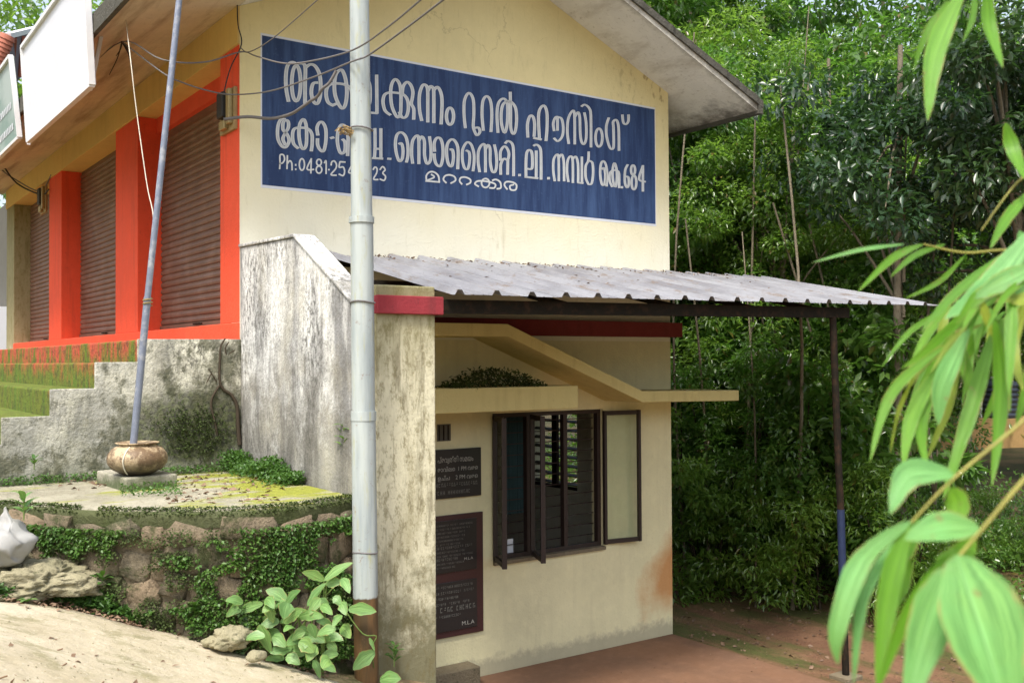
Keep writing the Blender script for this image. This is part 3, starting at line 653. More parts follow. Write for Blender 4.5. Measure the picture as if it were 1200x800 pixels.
SM = {(315, 130, 10): [([(125,680),(128,600),(130,520),(170,520),(182,570),(160,610),(125,620)],0), ([(210,680),(215,525)],0), ([(213,625),(240,588),(265,610),(270,695)],0), ([(312,628),(313,642)],0), ([(312,680),(313,692)],0), (ell(385,630,30,68),C_), ([(490,732),(495,560)],0), ([(495,562),(445,682),(525,688)],0),
   (ell(585,605,28,36),C_), (ell(585,690,33,42),C_), ([(648,612),(668,590),(668,738)],0), ([(696,690),(706,691)],0), ([(727,638),(735,600),(765,590),(790,630),(780,680),(725,748),(788,756)],0), ([(892,602),(832,598)],0), ([(830,600),(822,662),(868,660),(885,710),(868,760),(820,742)],0), ([(980,775),(985,610)],0), ([(985,612),(932,720),(1000,727)],0)],
 (430, 140, 10): [([(70,590),(90,560),(115,580),(110,630),(75,700),(127,706)],0), ([(150,590),(180,555),(210,590),(182,630),(215,670),(198,716),(150,700)],0)],
 (490, 190, 9.23): [([(80,205),(230,217)],0), ([(90,205),(85,150),(120,110),(170,110),(215,150),(225,215)],0), ([(92,200),(170,165),(140,135)],0), ([(300,225),(270,190),(290,150),(340,140),(390,160),(400,200),(350,230)],0), ([(470,240),(445,205),(460,170),(510,165),(560,190),(560,225),(520,245)],0),
   ([(650,265),(610,235),(650,205),(760,215),(830,240),(820,280),(770,280)],0), (ell(725,228,43,48),C_), ([(800,200),(840,190),(885,220),(890,280),(850,290)],0), ([(960,295),(930,250),(950,215),(1020,220),(1060,250),(1050,300),(1000,300),(990,260),(1030,245)],0)]}
for (ox, oy, sc), L_ in SM.items():
    lt = MB()
    for pts, cl in L_: stroke(lt, pts, ox, oy, sc, 9, 9, -.0052-.00002*len(lt.v) % .0006, bool(cl))
    lt.build('small_lettering', 'letter', sign)

# ------------------------------------------------------------------ plaques on the lower wall
def text(body, x0, z0, size, parent, width=None, mat='plaquetext', y=-.034):
    c = bpy.data.curves.new('text', 'FONT'); c.body = body; c.size = size; c.resolution_u = 2
    t = bpy.data.objects.new('text', c); COL.objects.link(t)
    dg = bpy.context.evaluated_depsgraph_get(); me = bpy.data.meshes.new_from_object(t.evaluated_get(dg))
    bpy.data.objects.remove(t); bpy.data.curves.remove(c)
    mb = MB(); xs_ = [v.co.x for v in me.vertices]; k = width/(max(xs_)-min(xs_)) if width else 1
    mb.add([(x0+v.co.x*k, y, z0+v.co.y) for v in me.vertices], [tuple(p.vertices) for p in me.polygons])
    bpy.data.meshes.remove(me); return tag(mb.build('lettering', mat, parent), kind='stuff')
def scribble(x0, x1, z, h, parent, seed):
    r2 = random.Random(seed); mb = MB(); x = x0
    while x < x1-h*.4:
        w_ = h*r2.uniform(.45, .7)
        if r2.random() < .13: x += w_; continue
        k = r2.randrange(4)
        if k < 3: mb.box(x, x+h*.12, -.034, -.0335, z, z+h)
        if k in (1, 2): mb.box(x+w_*.6, x+w_*.6+h*.16, -.034, -.0335, z, z+h*(1 if k == 1 else .5))
        if k in (0, 2, 3): mb.box(x+h*.16, x+w_*.7, -.034, -.0335, z+h*.8, z+h)
        if k in (1, 3): mb.box(x+h*.05, x+w_*.7, -.034, -.0335, z+h*.4, z+h*.58)
        if k == 0: mb.box(x+h*.16, x+w_*.7, -.034, -.0335, z, z+h*.18)
        x += w_+h*.25
    return tag(mb.build('lettering', 'plaquedim', parent), kind='stuff')
pq = thing('plaque', 'black notice plaque with hours lettering, above the maroon framed plaque beside the window', 'plaque', (2.08, 0, -1.3))
MB().box(1.74, 2.396, -.03, -.001, -1.30, -.838).build('slab', 'plaqueblack', pq, bev=.004)
text('പ്രവൃത്തി സമയം', 1.90, -.96, .07, pq, .40)
text('രാവിലെ  1 PM വരെ', 1.90, -1.045, .055, pq, .45)
text('ഉച്ച    2 PM വരെ', 1.90, -1.125, .055, pq, .45)
scribble(1.78, 2.38, -1.19, .035, pq, 4); scribble(1.78, 2.26, -1.262, .035, pq, 5)
pq = thing('plaque', 'tall maroon framed double plaque with two black inscribed slabs, lowest beside the window', 'plaque', (2.08, 0, -2.6))
MB().box(1.66, 2.42, -.02, -.001, -2.61, -1.46).build('border', 'plaquered', pq, bev=.004)
for z0, z1 in ((-2.0, -1.51), (-2.55, -2.09)): MB().box(1.71, 2.34, -.03, -.0205, z0, z1).build('slab', 'plaqueblack', pq, bev=.003)
for i in range(12):
    big = i in (6, 9)
    scribble(1.76, (2.29, 2.26, 2.2, 2.21, 2.18, 2.15, 2.3, 2.2, 2.3, 2.12, 2.2, 2.1)[i], -1.56-i*.036, .026 if big else .017, pq, 20+i)
text('M.L.A', 2.19, -1.90, .035, pq, .10)
for i in range(6): scribble(1.74, (2.3, 2.3, 2.12, 2.25, 2.31, 2.15)[i], -2.145-i*.052-(.012 if i > 3 else 0), .045 if i == 4 else .024, pq, 50+i)
text('M.L.A', 2.16, -2.515, .055, pq, .14)

# ------------------------------------------------------------------ fuse boxes
def fuse(name, label, c, s):
    f = thing(name, label, 'fuse box', c)
    x, y, z = c
    MB().box(x-.03, x-.002, y-.02*s, y+.34*s, z, z+.36*s).build('back_plate', 'wood', f, bev=.004)
    MB().box(x-.09, x-.03, y+.12*s, y+.26*s, z+.12*s, z+.34*s).build('switch', 'cableblack', f, bev=.012)
    MB().box(x-.07, x-.03, y+.02*s, y+.09*s, z+.05*s, z+.35*s).build('cutout', 'brass', f, bev=.008)
    MB().box(x-.075, x-.03, y+.12*s, y+.25*s, z+.02*s, z+.10*s).build('fuse_carrier', 'brass', f, bev=.01)
fuse('fuse_box', 'small fuse board on the nearest red pilaster by the blue sign', (0, .06, 1.96), 1)
p = onX(50, 252, 0); fuse('fuse_box', 'weathered fuse board with tangled wires on the far red pilaster', (0, 7.8, p[2]), 1.1)

# ------------------------------------------------------------------ steps and their side wall
stp = thing('entrance_steps', 'mossy red steps with grey stained side wall below the shutters', 'steps', (-.9, 5, -.9))
lev = [(-.833, 0, .18), (-1.151, -.833, .0), (-1.47, -1.151, -.2), (-1.80, -1.47, -.4), (-2.12, -1.80, -.6)]
for a, b, z in lev: MB().box(a, b-.001, .003, 11, -1.2, z).build('step', 'mossred', stp, bev=.015)
g = MB(); prof = [(-2.12, -1.3), (-2.12, -.6), (-1.80, -.6), (-1.80, -.4), (-1.47, -.4), (-1.47, -.2), (-1.151, -.2), (-1.151, .0), (-.833, .0), (-.833, .18), (0, .185), (0, -1.3)]
g.prism([(x-.004 if x < 0 else -.001, z+.004) for x, z in prof], -.035, .002); g.build('side_wall', 'stepwall', stp, bev=.006)
# dead vine on it
vn = MB()
def cr(pts, y=-.05): return [onY(a/3.636, 380+b/3.636, y) for a, b in pts]
vn.tube(spline(cr([(960,60),(942,90),(938,130),(935,230),(950,275),(985,300),(1010,350),(1015,440),(1022,512)]), 4), [.006+.0004*i for i in range(33)], 6)
vn.tube(spline(cr([(935,260),(905,310),(900,350),(912,400),(925,470)]), 4), .009, 6)
for q in ([(890,190),(905,215),(925,245)], [(965,130),(960,100),(975,75)], [(975,125),(1000,110)], [(900,210),(880,250)]): vn.tube(spline(cr(q), 3), .005, 5)
tag(vn.build('dead_vine', 'vinebark', None, tuple(onY(280, 520, -.05)), smooth=True), 'dry dark vine forking down the grey step wall near the corner', 'vine')

# ------------------------------------------------------------------ parapet wing wall and pillar
g = MB(); g.prism([(-.002, -2.4), (-.002, .955), (-1.13, .925), (-2.075, .39), (-2.075, -2.4)], 0, .15, 'x')
wg = g.build('parapet_wall', 'white_base', None, (.07, -1, -2.4), bev=.012, sub=0)
tag(wg, 'streaky white and black stained parapet wall with sloping top behind the pole', 'wall')
cp = MB(); pts = [(-.004, .955), (-1.13, .925), (-2.075, .39)]
cp.prism([(a, b+.003) for a, b in pts]+[(a, b+.028) for a, b in pts[::-1]], -.015, .165, 'x'); cp.build('coping', 'white_base', wg, bev=.006)
pl = thing('concrete_pillar', 'cream stained concrete pillar with crimson band holding up the canopy', 'pillar', (.4, -1.9, -2.4))
MB().box(.165, .635, -2.1, -1.72, -3.1, .52).build('shaft', 'pillar', pl, bev=.012)
MB().box(.163, .685, -2.135, -1.69, .322, .448).build('band', 'pinkred', pl, bev=.006)
MB().box(.1505, .164, -2.08, -1.8, -2.4, .37).build('seam', 'mortar', pl)

# ------------------------------------------------------------------ metal canopy
cn = thing('metal_canopy', 'grey corrugated metal canopy on dark steel beams along the gable wall', 'canopy', (3.8, -1, .4))
A_, B_, C2, D_ = [Vector(p) for p in ((.726, -.004, .945), (6.82, -.004, .968), (6.84, -2.16, .545), (.72, -2.19, .464))]
def cpt(sx, t, h=0):
    u = (sx-.726)/(6.82-.726); a = A_.lerp(B_, u); b = D_.lerp(C2, u); p = a.lerp(b, t); p.z += h; return p
pitch = .3175; nr = 19; first = .79
x = .726; k = 0
while x < 6.8:
    xe = min(x+pitch*3+.03, 6.83); prof = [(x, 0)]
    for i in range(nr+1):
        c = first+i*pitch
        if x+.02 < c < xe-.02: prof += [(c-.042, 0), (c-.018, .036), (c+.018, .036), (c+.042, 0)]
        for m2 in (c+.11, c+.2):
            if x+.02 < m2 < xe-.02: prof += [(m2-.01, 0), (m2, .004), (m2+.01, 0)]
    prof.append((xe, 0)); prof.sort(key=lambda q: q[0]); n = len(prof); sh = MB(); vs = []
    e = mnoise.noise(Vector((k*3.1, 0, 0)))*.012
    for t in (0, .25, .5, .75, 1.0+e):
        for a, h in prof:
            p = cpt(a, t, h+(.003 if k % 2 else 0)+mnoise.noise(Vector((a*1.5, t*2, 0)))*.006); vs.append(tuple(p))
    fs = [(j*n+i, j*n+i+1, (j+1)*n+i+1, (j+1)*n+i) for j in range(4) for i in range(n-1)]
    sh.add(vs, fs); o = sh.build('roofing_sheet', 'metalroof', cn); md = o.modifiers.new('s', 'SOLIDIFY'); md.thickness = .002
    x += pitch*3; k += 1
bl, br = onY(510, 362, -2.05), onY(998, 367, -2.05)
MB().beam((.64, -2.05, .385), (5.36, -2.05, .445), .05, .10).build('beam', 'darksteel', cn)
MB().beam((.64, -1.1, .60), (5.36, -1.1, .65), .04, .07).build('beam', 'darksteel', cn)
MB().beam((.74, -.06, .86), (5.36, -.06, .88), .04, .05).build('beam', 'darksteel', cn)
for xx in (1.9, 3.2, 4.3, 5.3): MB().beam((xx, -2.03, .42), (xx, -.03, .86), .04, .05).build('rafter', 'darksteel', cn)
post = MB().tube([(5.13, -2.05, .40), (5.17, -2.07, -1.1), (5.185, -2.075, -1.45)], .034, 12).build('post', 'darksteel', cn, smooth=True)
MB().tube([(5.185, -2.075, -1.45), (5.20, -2.08, -2.3)], .037, 12).build('post_sleeve', 'bluesteel', cn, smooth=True)
MB().tube([(5.20, -2.08, -2.3), (5.215, -2.09, -3.07)], .034, 12).build('post', 'darksteel', cn, smooth=True)
MB().box(5.10, 5.33, -2.2, -1.98, -3.08, -3.03).build('base_plate', 'mortar', cn, bev=.01)

# ------------------------------------------------------------------ utility pole, flagpole, urn
ut = thing('utility_pole', 'tall pale grey steel pole with rusty foot in front of the pillar', 'pole', (-.02, -2.3, -2.1))
def pc(u, v): p = onY(u, v, -2.3); return Vector(p)
def rr(wpx, v): return wpx/2/FPX*6.74
segs = [((421, 0), 21, (425.5, 480), 24.5), ((426, 480), 25.5, (428.5, 700), 28), ((428.5, 700), 27, (430, 810), 27)]
topx = pc(421, 0)+(pc(421, 0)-pc(425.5, 480)).normalized()*3.5
MB().tube([topx, pc(421, 0), pc(424, 258)], [rr(20, 0), rr(22, 0), rr(24.5, 0)], 20).build('upper_tube', 'pole', ut, smooth=True)
MB().tube([pc(424, 258), pc(426, 487)], [rr(26, 0), rr(26.5, 0)], 20).build('middle_tube', 'pole', ut, smooth=True)
MB().tube([pc(426, 487), pc(428.3, 700), pc(430, 815)], [rr(27.5, 0), rr(28.5, 0), rr(27.5, 0)], 20).build('lower_tube', 'pole', ut, smooth=True)
for v, hh in ((258, .02), (487, .03)):
    a = pc(421+v*.0105, v); MB().tube([a-Vector((0, 0, hh)), a+Vector((0, 0, hh))], rr(29, 0), 20).build('collar', 'pole', ut, smooth=True)
for v in (152, 354, 646):
    a = pc(421+v*.0107, v); MB().tube([a+Vector((rr(26.5, 0)*math.cos(t*math.pi/8)*1.06, rr(26.5, 0)*math.sin(t*math.pi/8)*1.06, .006*math.sin(t*.8))) for t in range(17)], .006, 5).build('wire_band', 'cable', ut)
# urn on plinth with flagpole
uc = Vector((-1.02, -.72, 0))
MB_ = MB(); pts = [onZ(u, v, -.76) for u, v in ((112, 553), (146, 558), (207, 553), (170, 549))]
a_, b_ = Vector(onZ(147, 576, -.894)), Vector(onZ(208, 570, -.894)); c_ = Vector(onZ(113, 566, -.894))
ex = (b_-a_); ey = (c_-a_)
q = [a_, a_+ex, a_+ex+ey, a_+ey]; pz = -.80
MB_.add([(p.x, p.y, -.92) for p in q]+[(p.x, p.y, pz) for p in q], [(0,1,2,3),(4,5,6,7),(0,1,5,4),(1,2,6,5),(2,3,7,6),(3,0,4,7)])
cen = (q[0]+q[2])/2
tag(MB_.build('plinth', 'mortarpale', None, (cen.x, cen.y, -.9), bev=.012), 'low square mossy concrete plinth under the clay urn', 'plinth')
ucx = Vector(onZ(161, 556, pz)); d0 = (ucx-Vector(CAM)).dot(Vector(FW))
ur = 34/FPX*d0; hh = 38/FPX*d0
prof = [(0, .001), (ur*.45, .001), (ur*.62, .02), (ur*.85, hh*.2), (ur*.98, hh*.38), (ur, hh*.52), (ur*.96, hh*.66), (ur*.82, hh*.82), (ur*.66, hh*.90), (ur*.60, hh*.93), (ur*.66, hh*.955), (ur*.72, hh*.97), (ur*.73, hh*1.0), (ur*.68, hh*1.01), (ur*.55, hh*.97), (0.02, hh*.96)]
ub = MB().lathe((ucx.x, ucx.y, pz), prof, 32); uo = ub.build('urn', 'pot', None, (ucx.x, ucx.y, pz), smooth=True)
tag(uo, 'squat brown clay urn holding the foot of the blue flagpole', 'urn')
rp = [(ucx.x+ur*math.cos(a)*r2, ucx.y+ur*math.sin(a)*r2, pz+hh*z2) for a, r2, z2 in ((-2.2, .68, .9), (-2.25, .9, .75), (-2.3, 1.02, .5), (-2.3, .9, .22), (-2.3, .7, .08))]
MB().tube(spline(rp, 4), .005, 5).build('cord', 'string', uo)
fpb = Vector((ucx.x-.03, ucx.y, pz+hh*.9)); fd = (fpb-Vector(CAM)).dot(Vector(FW))
j1 = Vector(at(173, 348, fd)); tp = Vector(at(210, 0, fd)); tp2 = tp+(tp-j1)*.5; bs = Vector(at(157, 514, fd))
fl = thing('flagpole', 'slim leaning blue grey metal flagpole standing in the clay urn', 'flagpole', tuple(bs))
MB().tube([bs-(j1-bs)*.15, j1], .0255, 12).build('lower_pipe', 'flagpole', fl, smooth=True)
MB().tube([j1, tp2], .022, 12).build('upper_pipe', 'flagpole', fl, smooth=True)
MB().tube([j1+Vector((.03*math.cos(t), .03*math.sin(t), .004*t-.06)) for t in [i*.6 for i in range(22)]], .006, 5).build('cord_wrap', 'brass', fl)

# ------------------------------------------------------------------ wires
hub = Vector(onX(143, 49, -.72))
def wire(name, label, pts, r, mat, cat='cable'):
    P_ = [p if isinstance(p, Vector) else Vector(onY(*p)) for p in pts]
    o = MB().tube(spline(P_, 6), r, 6).build(name, mat, None, tuple(P_[0]), smooth=True); return tag(o, label, cat)
wire('cable', 'cable from soffit anchor past the red pilaster, sagging above the blue sign', [Vector(onX(96, 88, -.72)), hub, (190, 70, -.5), (240, 73, -.3), (282, 61, -.12), (300, 66, -.4), (330, 74, -1.1), (358, 73, -1.6), (413, 59, -2.36), (457, 30, -3.0), (500, -6, -3.6)], .006, 'cable')
wire('cable', 'second cable crossing the first line of sign lettering to the pole', [hub, (190, 85, -.4), (214, 97, -.3), (242, 106, -.2), (272, 111, -.12), (316, 107, -.5), (369, 90, -1.5), (413, 72, -2.37), (433, 64, -2.45), (479, 31, -3.1), (530, -8, -3.8)], .006, 'cable')
wire('cable', 'short thin wire rising steeply from the wall corner over the sign', [(282, 56, -.1), (292, 61, -.3), (320, 45, -.8), (370, 2, -1.6), (385, -12, -1.8)], .0045, 'cable')
wire('cable', 'thick pale frayed cable from the fuse board across the sign', [(262, 140, -.06), (290, 137, -.12), (318, 139, -.3), (340, 134, -.5), (352, 127, -.7), (363, 119, -.8), (372, 113, -.9), (378, 104, -1), (386, 97, -1.05), (394, 83, -1.1)], .013, 'cable')
wire('cable', 'thin wire dropping down the ochre beam corner beside the pilaster', [(278, 6, -.02), (279, 30, -.02), (283, 52, -.02), (270, 80, -.02), (262, 110, -.02)], .005, 'cableblack')
wire('cord', 'thin pale string hanging from the soffit to the flagpole', [Vector(onX(147, 20, -.8)), (153, 70, -.2), (160, 130, -.3), (172, 215, -.5), (180, 262, -.7), (174, 345, -.75)], .004, 'string', 'cord')
wire('cable', 'loose black wire looping below the boards to the far fuse board', [Vector(onX(3, 193, -.5)), Vector(onX(20, 215, -.3)), Vector(onX(48, 228, -.05)), Vector(onX(57, 222, -.05))], .012, 'cableblack')
wire('cable', 'second loose wire beside it at the far fuse board', [Vector(onX(3, 200, -.5)), Vector(onX(14, 208, -.3)), Vector(onX(46, 224, -.05)), Vector(onX(60, 205, -.02))], .010, 'cable')
dv = MB()
for e in ((156, 82), (152, 70), (128, 88), (136, 66), (150, 60)): dv.tube(spline([hub, Vector(onX((143+e[0])/2+2, (49+e[1])/2, -.72)), Vector(onX(e[0], e[1], -.7))], 3), [.008, .007, .006, .005, .005, .004, .003][:7], 5)
tag(dv.build('dead_vine', 'vinebark', None, tuple(hub)), 'small spray of dry tendrils hanging from the tan soffit', 'vine')

# tie ragged clump on pole
cl = MB()
for i in range(26):
    a = pc(400+rnd.uniform(-2, 12), 150+rnd.uniform(-1, 9)); b = a+Vector((rnd.uniform(-.05, .07), rnd.uniform(-.06, .03), rnd.uniform(-.03, .02))); cl.tube([a, (a+b)/2+Vector((0, 0, .01)), b], .004, 4)
tag(cl.build('wire_tangle', 'wood', None, tuple(pc(408, 158))), 'tangle of old tie wire bound to the pole in front of the sign', 'wire')

# ------------------------------------------------------------------ sign boards under the left eave
def board(label, BL, BR, TL, TR, text_=False):
    BL, BR, TL, TR = map(Vector, (BL, BR, TL, TR)); b = thing('signboard', label, 'signboard', tuple((BL+BR)/2))
    n = (BR-BL).cross(TL-BL).normalized()
    if n.x > 0: n = -n
    MB().add([BL, BR, TR, TL, BL-n*.03, BR-n*.03, TR-n*.03, TL-n*.03], [(0,1,2,3),(7,6,5,4),(0,4,5,1),(1,5,6,2),(2,6,7,3),(3,7,4,0)]).build('panel', 'board' if not text_ else M['tealboard'], b)
    for p, q_ in ((BL, BR), (BR, TR), (TR, TL), (TL, BL)): MB().beam(p+n*.004, q_+n*.004, .035, .05, n).build('frame', 'boardframe', b)
    MB().beam(BL-n*.03+Vector((0, .2, 0)), BL-n*.03+Vector((.1, .2, .55)), .03, .03, (0, 1, 0)).build('bracket', 'boardframe', b)
    MB().beam(BR-n*.03-Vector((0, -.2, 0)), BR-n*.03+Vector((.1, .2, .55)), .03, .03, (0, 1, 0)).build('bracket', 'boardframe', b)
    return b, n
def m_teal():
    m = MT('printed_board_vinyl', .5, .4)
    c = m.mix(m.rng(m.noise(1.2, 5, st=(1, .6, 1.5)), .42, .6), (.34, .40, .38), (.18, .26, .23))
    return m.color(c).m
M['tealboard'] = m_teal()
TL = onY(27, 56, 3.53)
b1, _ = board('large blank white signboard leaning out under the left eave', (-1.0, 3.53, 2.36), (-1.0, .75, 2.34), TL, (TL[0], .72, TL[2]+.02))
TL2 = onY(13, 66, 4.1)
b2, n2 = board('pale green printed signboard at the far left, partly out of view', (-1.0, 7.6, 2.5), (-1.0, 4.05, 2.5), (TL2[0], 7.6, TL2[2]), (TL2[0], 4.1, TL2[2]), True)
sc = MB()
for row, (zf, ln) in enumerate(((.42, 1.6), (.16, 1.1))):
    p0 = Vector((-1.0, 4.25, 2.5)); e1 = Vector((0, 1, 0)); e2 = (Vector((TL2[0], 4.05, TL2[2]))-Vector((-1.0, 4.05, 2.5)))
    y = .1
    while y < ln:
        a = p0+e1*y+e2*zf+n2*.006; ww = rnd.uniform(.05, .09); sc.add([a, a+e1*ww, a+e1*ww+e2*.08, a+e2*.08], [(0, 1, 2, 3)]); y += ww+.04
sc.build('print', 'board', b2)

# ------------------------------------------------------------------ neighbouring building far left
nb = thing('neighbouring_building', 'dark fronted building with pink tiled roof edge beyond the shops', 'building', (1, 14, -1))
MB().box(.9, 4.2, 12.3, 19, -1.5, 3.6).build('wall', 'dark', nb)
MB().box(-.2, .9, 15.5, 19, -1.5, 1.2).build('porch_wall', 'board', nb)
t0, t1, t2 = Vector(at(-14, 98, 20.5)), Vector(at(9, 42, 20.5)), Vector(at(46, 33, 24))
MB().add([t0+Vector((0, 0, -.05)), t1, t2, Vector(at(40, 70, 24)), Vector(at(10, 110, 21))], [(0, 1, 2, 3, 4)]).build('roof_underside', flat('grey_roof_underside', (.17, .15, .17), .8), nb)
for i in range(12):
    a = t0.lerp(t1, i/12); b = t0.lerp(t1, (i+1.12)/12); MB().tube([a, b], [.17, .14], 10).build('ridge_tile', 'tile', nb, smooth=True)
MB().beam(t1, t2, .12, .10).build('fascia', 'boardframe', nb)
for i in range(3): MB().beam(t1.lerp(t2, .2+i*.25)-Vector((0, 0, .1)), Vector(at(14+i*10, 90, 22)), .08, .1).build('rafter', 'tile', nb)

# ------------------------------------------------------------------ terrace and rubble retaining wall
edge = [(-.0, -2.13), (-.22, -2.20), (-.405, -2.256), (-.60, -2.28), (-.80, -2.255), (-1.0, -2.15), (-1.184, -2.02), (-1.36, -1.88), (-1.507, -1.727), (-1.64, -1.54), (-1.75, -1.34), (-1.88, -1.17), (-1.98, -1.0), (-2.1, -.75), (-2.2, -.45), (-2.25, -.04)]
es = spline([(a, b, 0) for a, b in edge], 4)
poly = [(p.x, p.y) for p in es]+[(-.003, -.037)]
tr = MB(); tr.prism(poly, -.955, -.894, 'z')
bm = bmesh.new()
to = tr.build('terrace', 'terrace', bev=.012); tag(to, kind='structure')
N_ = len(es); rm = MB(); vs = []
for i, p in enumerate(es):
    t = (es[min(i+1, N_-1)]-es[max(i-1, 0)]).normalized(); nrm = Vector((t.y, -t.x, 0))
    if nrm.dot(p-Vector((-.5, 0, 0))) < 0: nrm = -nrm
    o_ = .014+mnoise.noise(Vector((i*.5, 3, 0)))*.012
    vs += [tuple(p+nrm*o_+Vector((0, 0, -.903))), tuple(p+nrm*(o_+.002)+Vector((0, 0, -.945))), tuple(p+nrm*.004+Vector((0, 0, -1.0)))]
    vs += [tuple(p-nrm*.01+Vector((0, 0, -.899)))]
fs = []
for i in range(N_-1):
    for e in range(3):
        a = [3, 0, 1, 2]
        fs.append((i*4+a[e], i*4+a[e+1], i*4+4+a[e+1], i*4+4+a[e]))
rm.add(vs, fs)
rw = thing('retaining_wall', 'rubble stone retaining wall covered in creeper below the terrace', 'wall', (-1.2, -1.9, -1.6))
rm.build('edge_coping', 'rim', rw, smooth=True)
mw = MB(); vs = []
for i, p in enumerate(es):
    t = (es[min(i+1, N_-1)]-es[max(i-1, 0)]).normalized(); nrm = Vector((t.y, -t.x, 0)); nrm = -nrm if nrm.dot(p-Vector((-.5, 0, 0))) < 0 else nrm
    for k_ in range(24):
        z = -.95-k_*.065; o_ = -.002+mnoise.noise(Vector((p.x*9, p.y*9, z*9)))*.012; q = p+nrm*o_; vs.append((q.x, q.y, z))
mw.add(vs, [(24*i+k_, 24*i+k_+1, 24*i+25+k_, 24*i+24+k_) for i in range(N_-1) for k_ in range(23)]); mw.build('mortar_bed', 'mortar', rw, smooth=True)
# stone meshes
def stone_mesh(seed):
    r3 = random.Random(seed); bm = bmesh.new(); bmesh.ops.create_cube(bm, size=2); bmesh.ops.subdivide_edges(bm, edges=bm.edges, cuts=1, use_grid_fill=True)
    bmesh.ops.triangulate(bm, faces=bm.faces[:])
    for v in bm.verts:
        c = v.co.copy(); v.co = c*.72+c.normalized()*.42; v.co += Vector([r3.uniform(-.2, .2) for _ in range(3)])
    me = bpy.data.meshes.new('stone'); bm.to_mesh(me); bm.free(); me.materials.append(M['stone']); me.polygons.foreach_set('use_smooth', [True]*len(me.polygons)); return me
SMS = [stone_mesh(i) for i in range(7)]
cum = [0]
for i in range(1, N_): cum.append(cum[-1]+(es[i]-es[i-1]).length)
def alongc(s):
    for i in range(1, N_):
        if cum[i] >= s: return es[i-1].lerp(es[i], (s-cum[i-1])/(cum[i]-cum[i-1])), (es[i]-es[i-1]).normalized()
    return es[-1], (es[-1]-es[-2]).normalized()
rb = wloc(rw); z = -.965; row = 0
while z > -2.25:
    hgt_ = rnd.uniform(.14, .20); s = rnd.uniform(-.05, .05)
    while s < cum[-1]-.02:
        wd = rnd.uniform(.15, .36); p, t = alongc(max(.02, s+wd/2))
        zz = z-hgt_/2+rnd.uniform(-.035, .035)
        if zz > hgt(p.x, p.y-.1)-.12:
            nrm = Vector((t.y, -t.x, 0)); nrm = -nrm if nrm.dot(p-Vector((-.5, 0, 0))) < 0 else nrm
            o = piece('stone', SMS[rnd.randrange(7)], rw)
            dp = rnd.uniform(.030, .055)
            m4 = Matrix.Translation(Vector((p.x, p.y, zz+ZO))-rb+nrm*(-.012)) @ Matrix(((t.x, nrm.x, 0, 0), (t.y, nrm.y, 0, 0), (0, 0, 1, 0), (0, 0, 0, 1))) @ Matrix.Rotation(rnd.uniform(-.35, .35), 4, 'Y') @ Matrix.Diagonal((wd*.43, dp, hgt_*.45, 1))
            o.matrix_local = m4
        s += wd*1.0
    z -= hgt_; row += 1
# creeper over the stones
def wall_pts(n, dens, zspan=(-1.0, -1.9), seed=0):
    out = []
    r4 = random.Random(seed)
    while len(out) < n:
        s = r4.uniform(0, cum[-1]); zz = r4.uniform(zspan[1], zspan[0]); p, t = alongc(s)
        if zz < hgt(p.x, p.y-.1)-.02: continue
        k = mnoise.noise(Vector((s*2.3+9, zz*3.5, 1)))*.6+mnoise.noise(Vector((s*7, zz*9, 4)))*.45+dens(s, zz)
        if k > 0:
            nrm = Vector((t.y, -t.x, 0)); nrm = -nrm if nrm.dot(p-Vector((-.5, 0, 0))) < 0 else nrm
            q = p+nrm*(.052+r4.uniform(0, .035)); out.append((q.x, q.y, zz, nrm.x, nrm.y))
    return np.array(out)
A = wall_pts(9500, lambda s, z_: -.10+.26*(s < 1.1)*(z_ > -1.45)+.16*(z_ > -1.08)-.10*(s > 1.2)*(z_ < -1.2), seed=2)
dd = rdir(len(A), -.5, .6); dd[:, 0] += A[:, 3]*.6; dd[:, 1] += A[:, 4]*.6
cp = cloud_obj('creeper', A[:, :3], dd, rng.uniform(.016, .034, len(A)), rng.uniform(.013, .024, len(A)), 'leafwall')
tag(cp, 'tiny leaved green creeper matting the rubble wall', 'creeper', kind='stuff')
A = wall_pts(12000, lambda s, z_: .05+.35*(z_ > -1.10), seed=5)
dd = rdir(len(A), -.3, .6); dd[:, 0] += A[:, 3]*.4; dd[:, 1] += A[:, 4]*.4
tag(cloud_obj('moss', A[:, :3], dd, rng.uniform(.012, .022, len(A)), rng.uniform(.010, .018, len(A)), 'mossleaf'), 'dull dark moss on the rubble wall', 'moss', kind='stuff')

def rim_pts(n):
    out = []
    for _ in range(n):
        s_ = rnd.uniform(0, cum[-1]); p, t = alongc(s_); k = mnoise.noise(Vector((s_*3, 1, 1)))+.25+.25*(s_ < 1.2)
        if k < 0: continue
        nrm = Vector((t.y, -t.x, 0)); nrm = -nrm if nrm.dot(p-Vector((-.5, 0, 0))) < 0 else nrm
        a_ = rnd.random(); q = p+nrm*(.02-.05*a_+rnd.uniform(-.01, .01)); out.append((q.x, q.y, -.93+.04*min(1, a_*1.6)+rnd.uniform(0, .012)))
    return np.array(out)
A = rim_pts(5200)
tag(cloud_obj('moss', A, rdir(len(A), .2, .6), rng.uniform(.010, .02, len(A)), rng.uniform(.009, .016, len(A)), 'mossleaf'), 'moss and tiny weeds along the terrace edge', 'moss', kind='stuff')
def scatter(name, label, cat, n, f, L, W_, mat, zb=.3, zs=.7, kind='stuff', up=None):
    P_ = np.array([f() for _ in range(n)]); dd = rdir(n, zb, zs)
    o = cloud_obj(name, P_, dd, rng.uniform(L[0], L[1], n), rng.uniform(W_[0], W_[1], n), mat); return tag(o, label, cat, kind=kind)
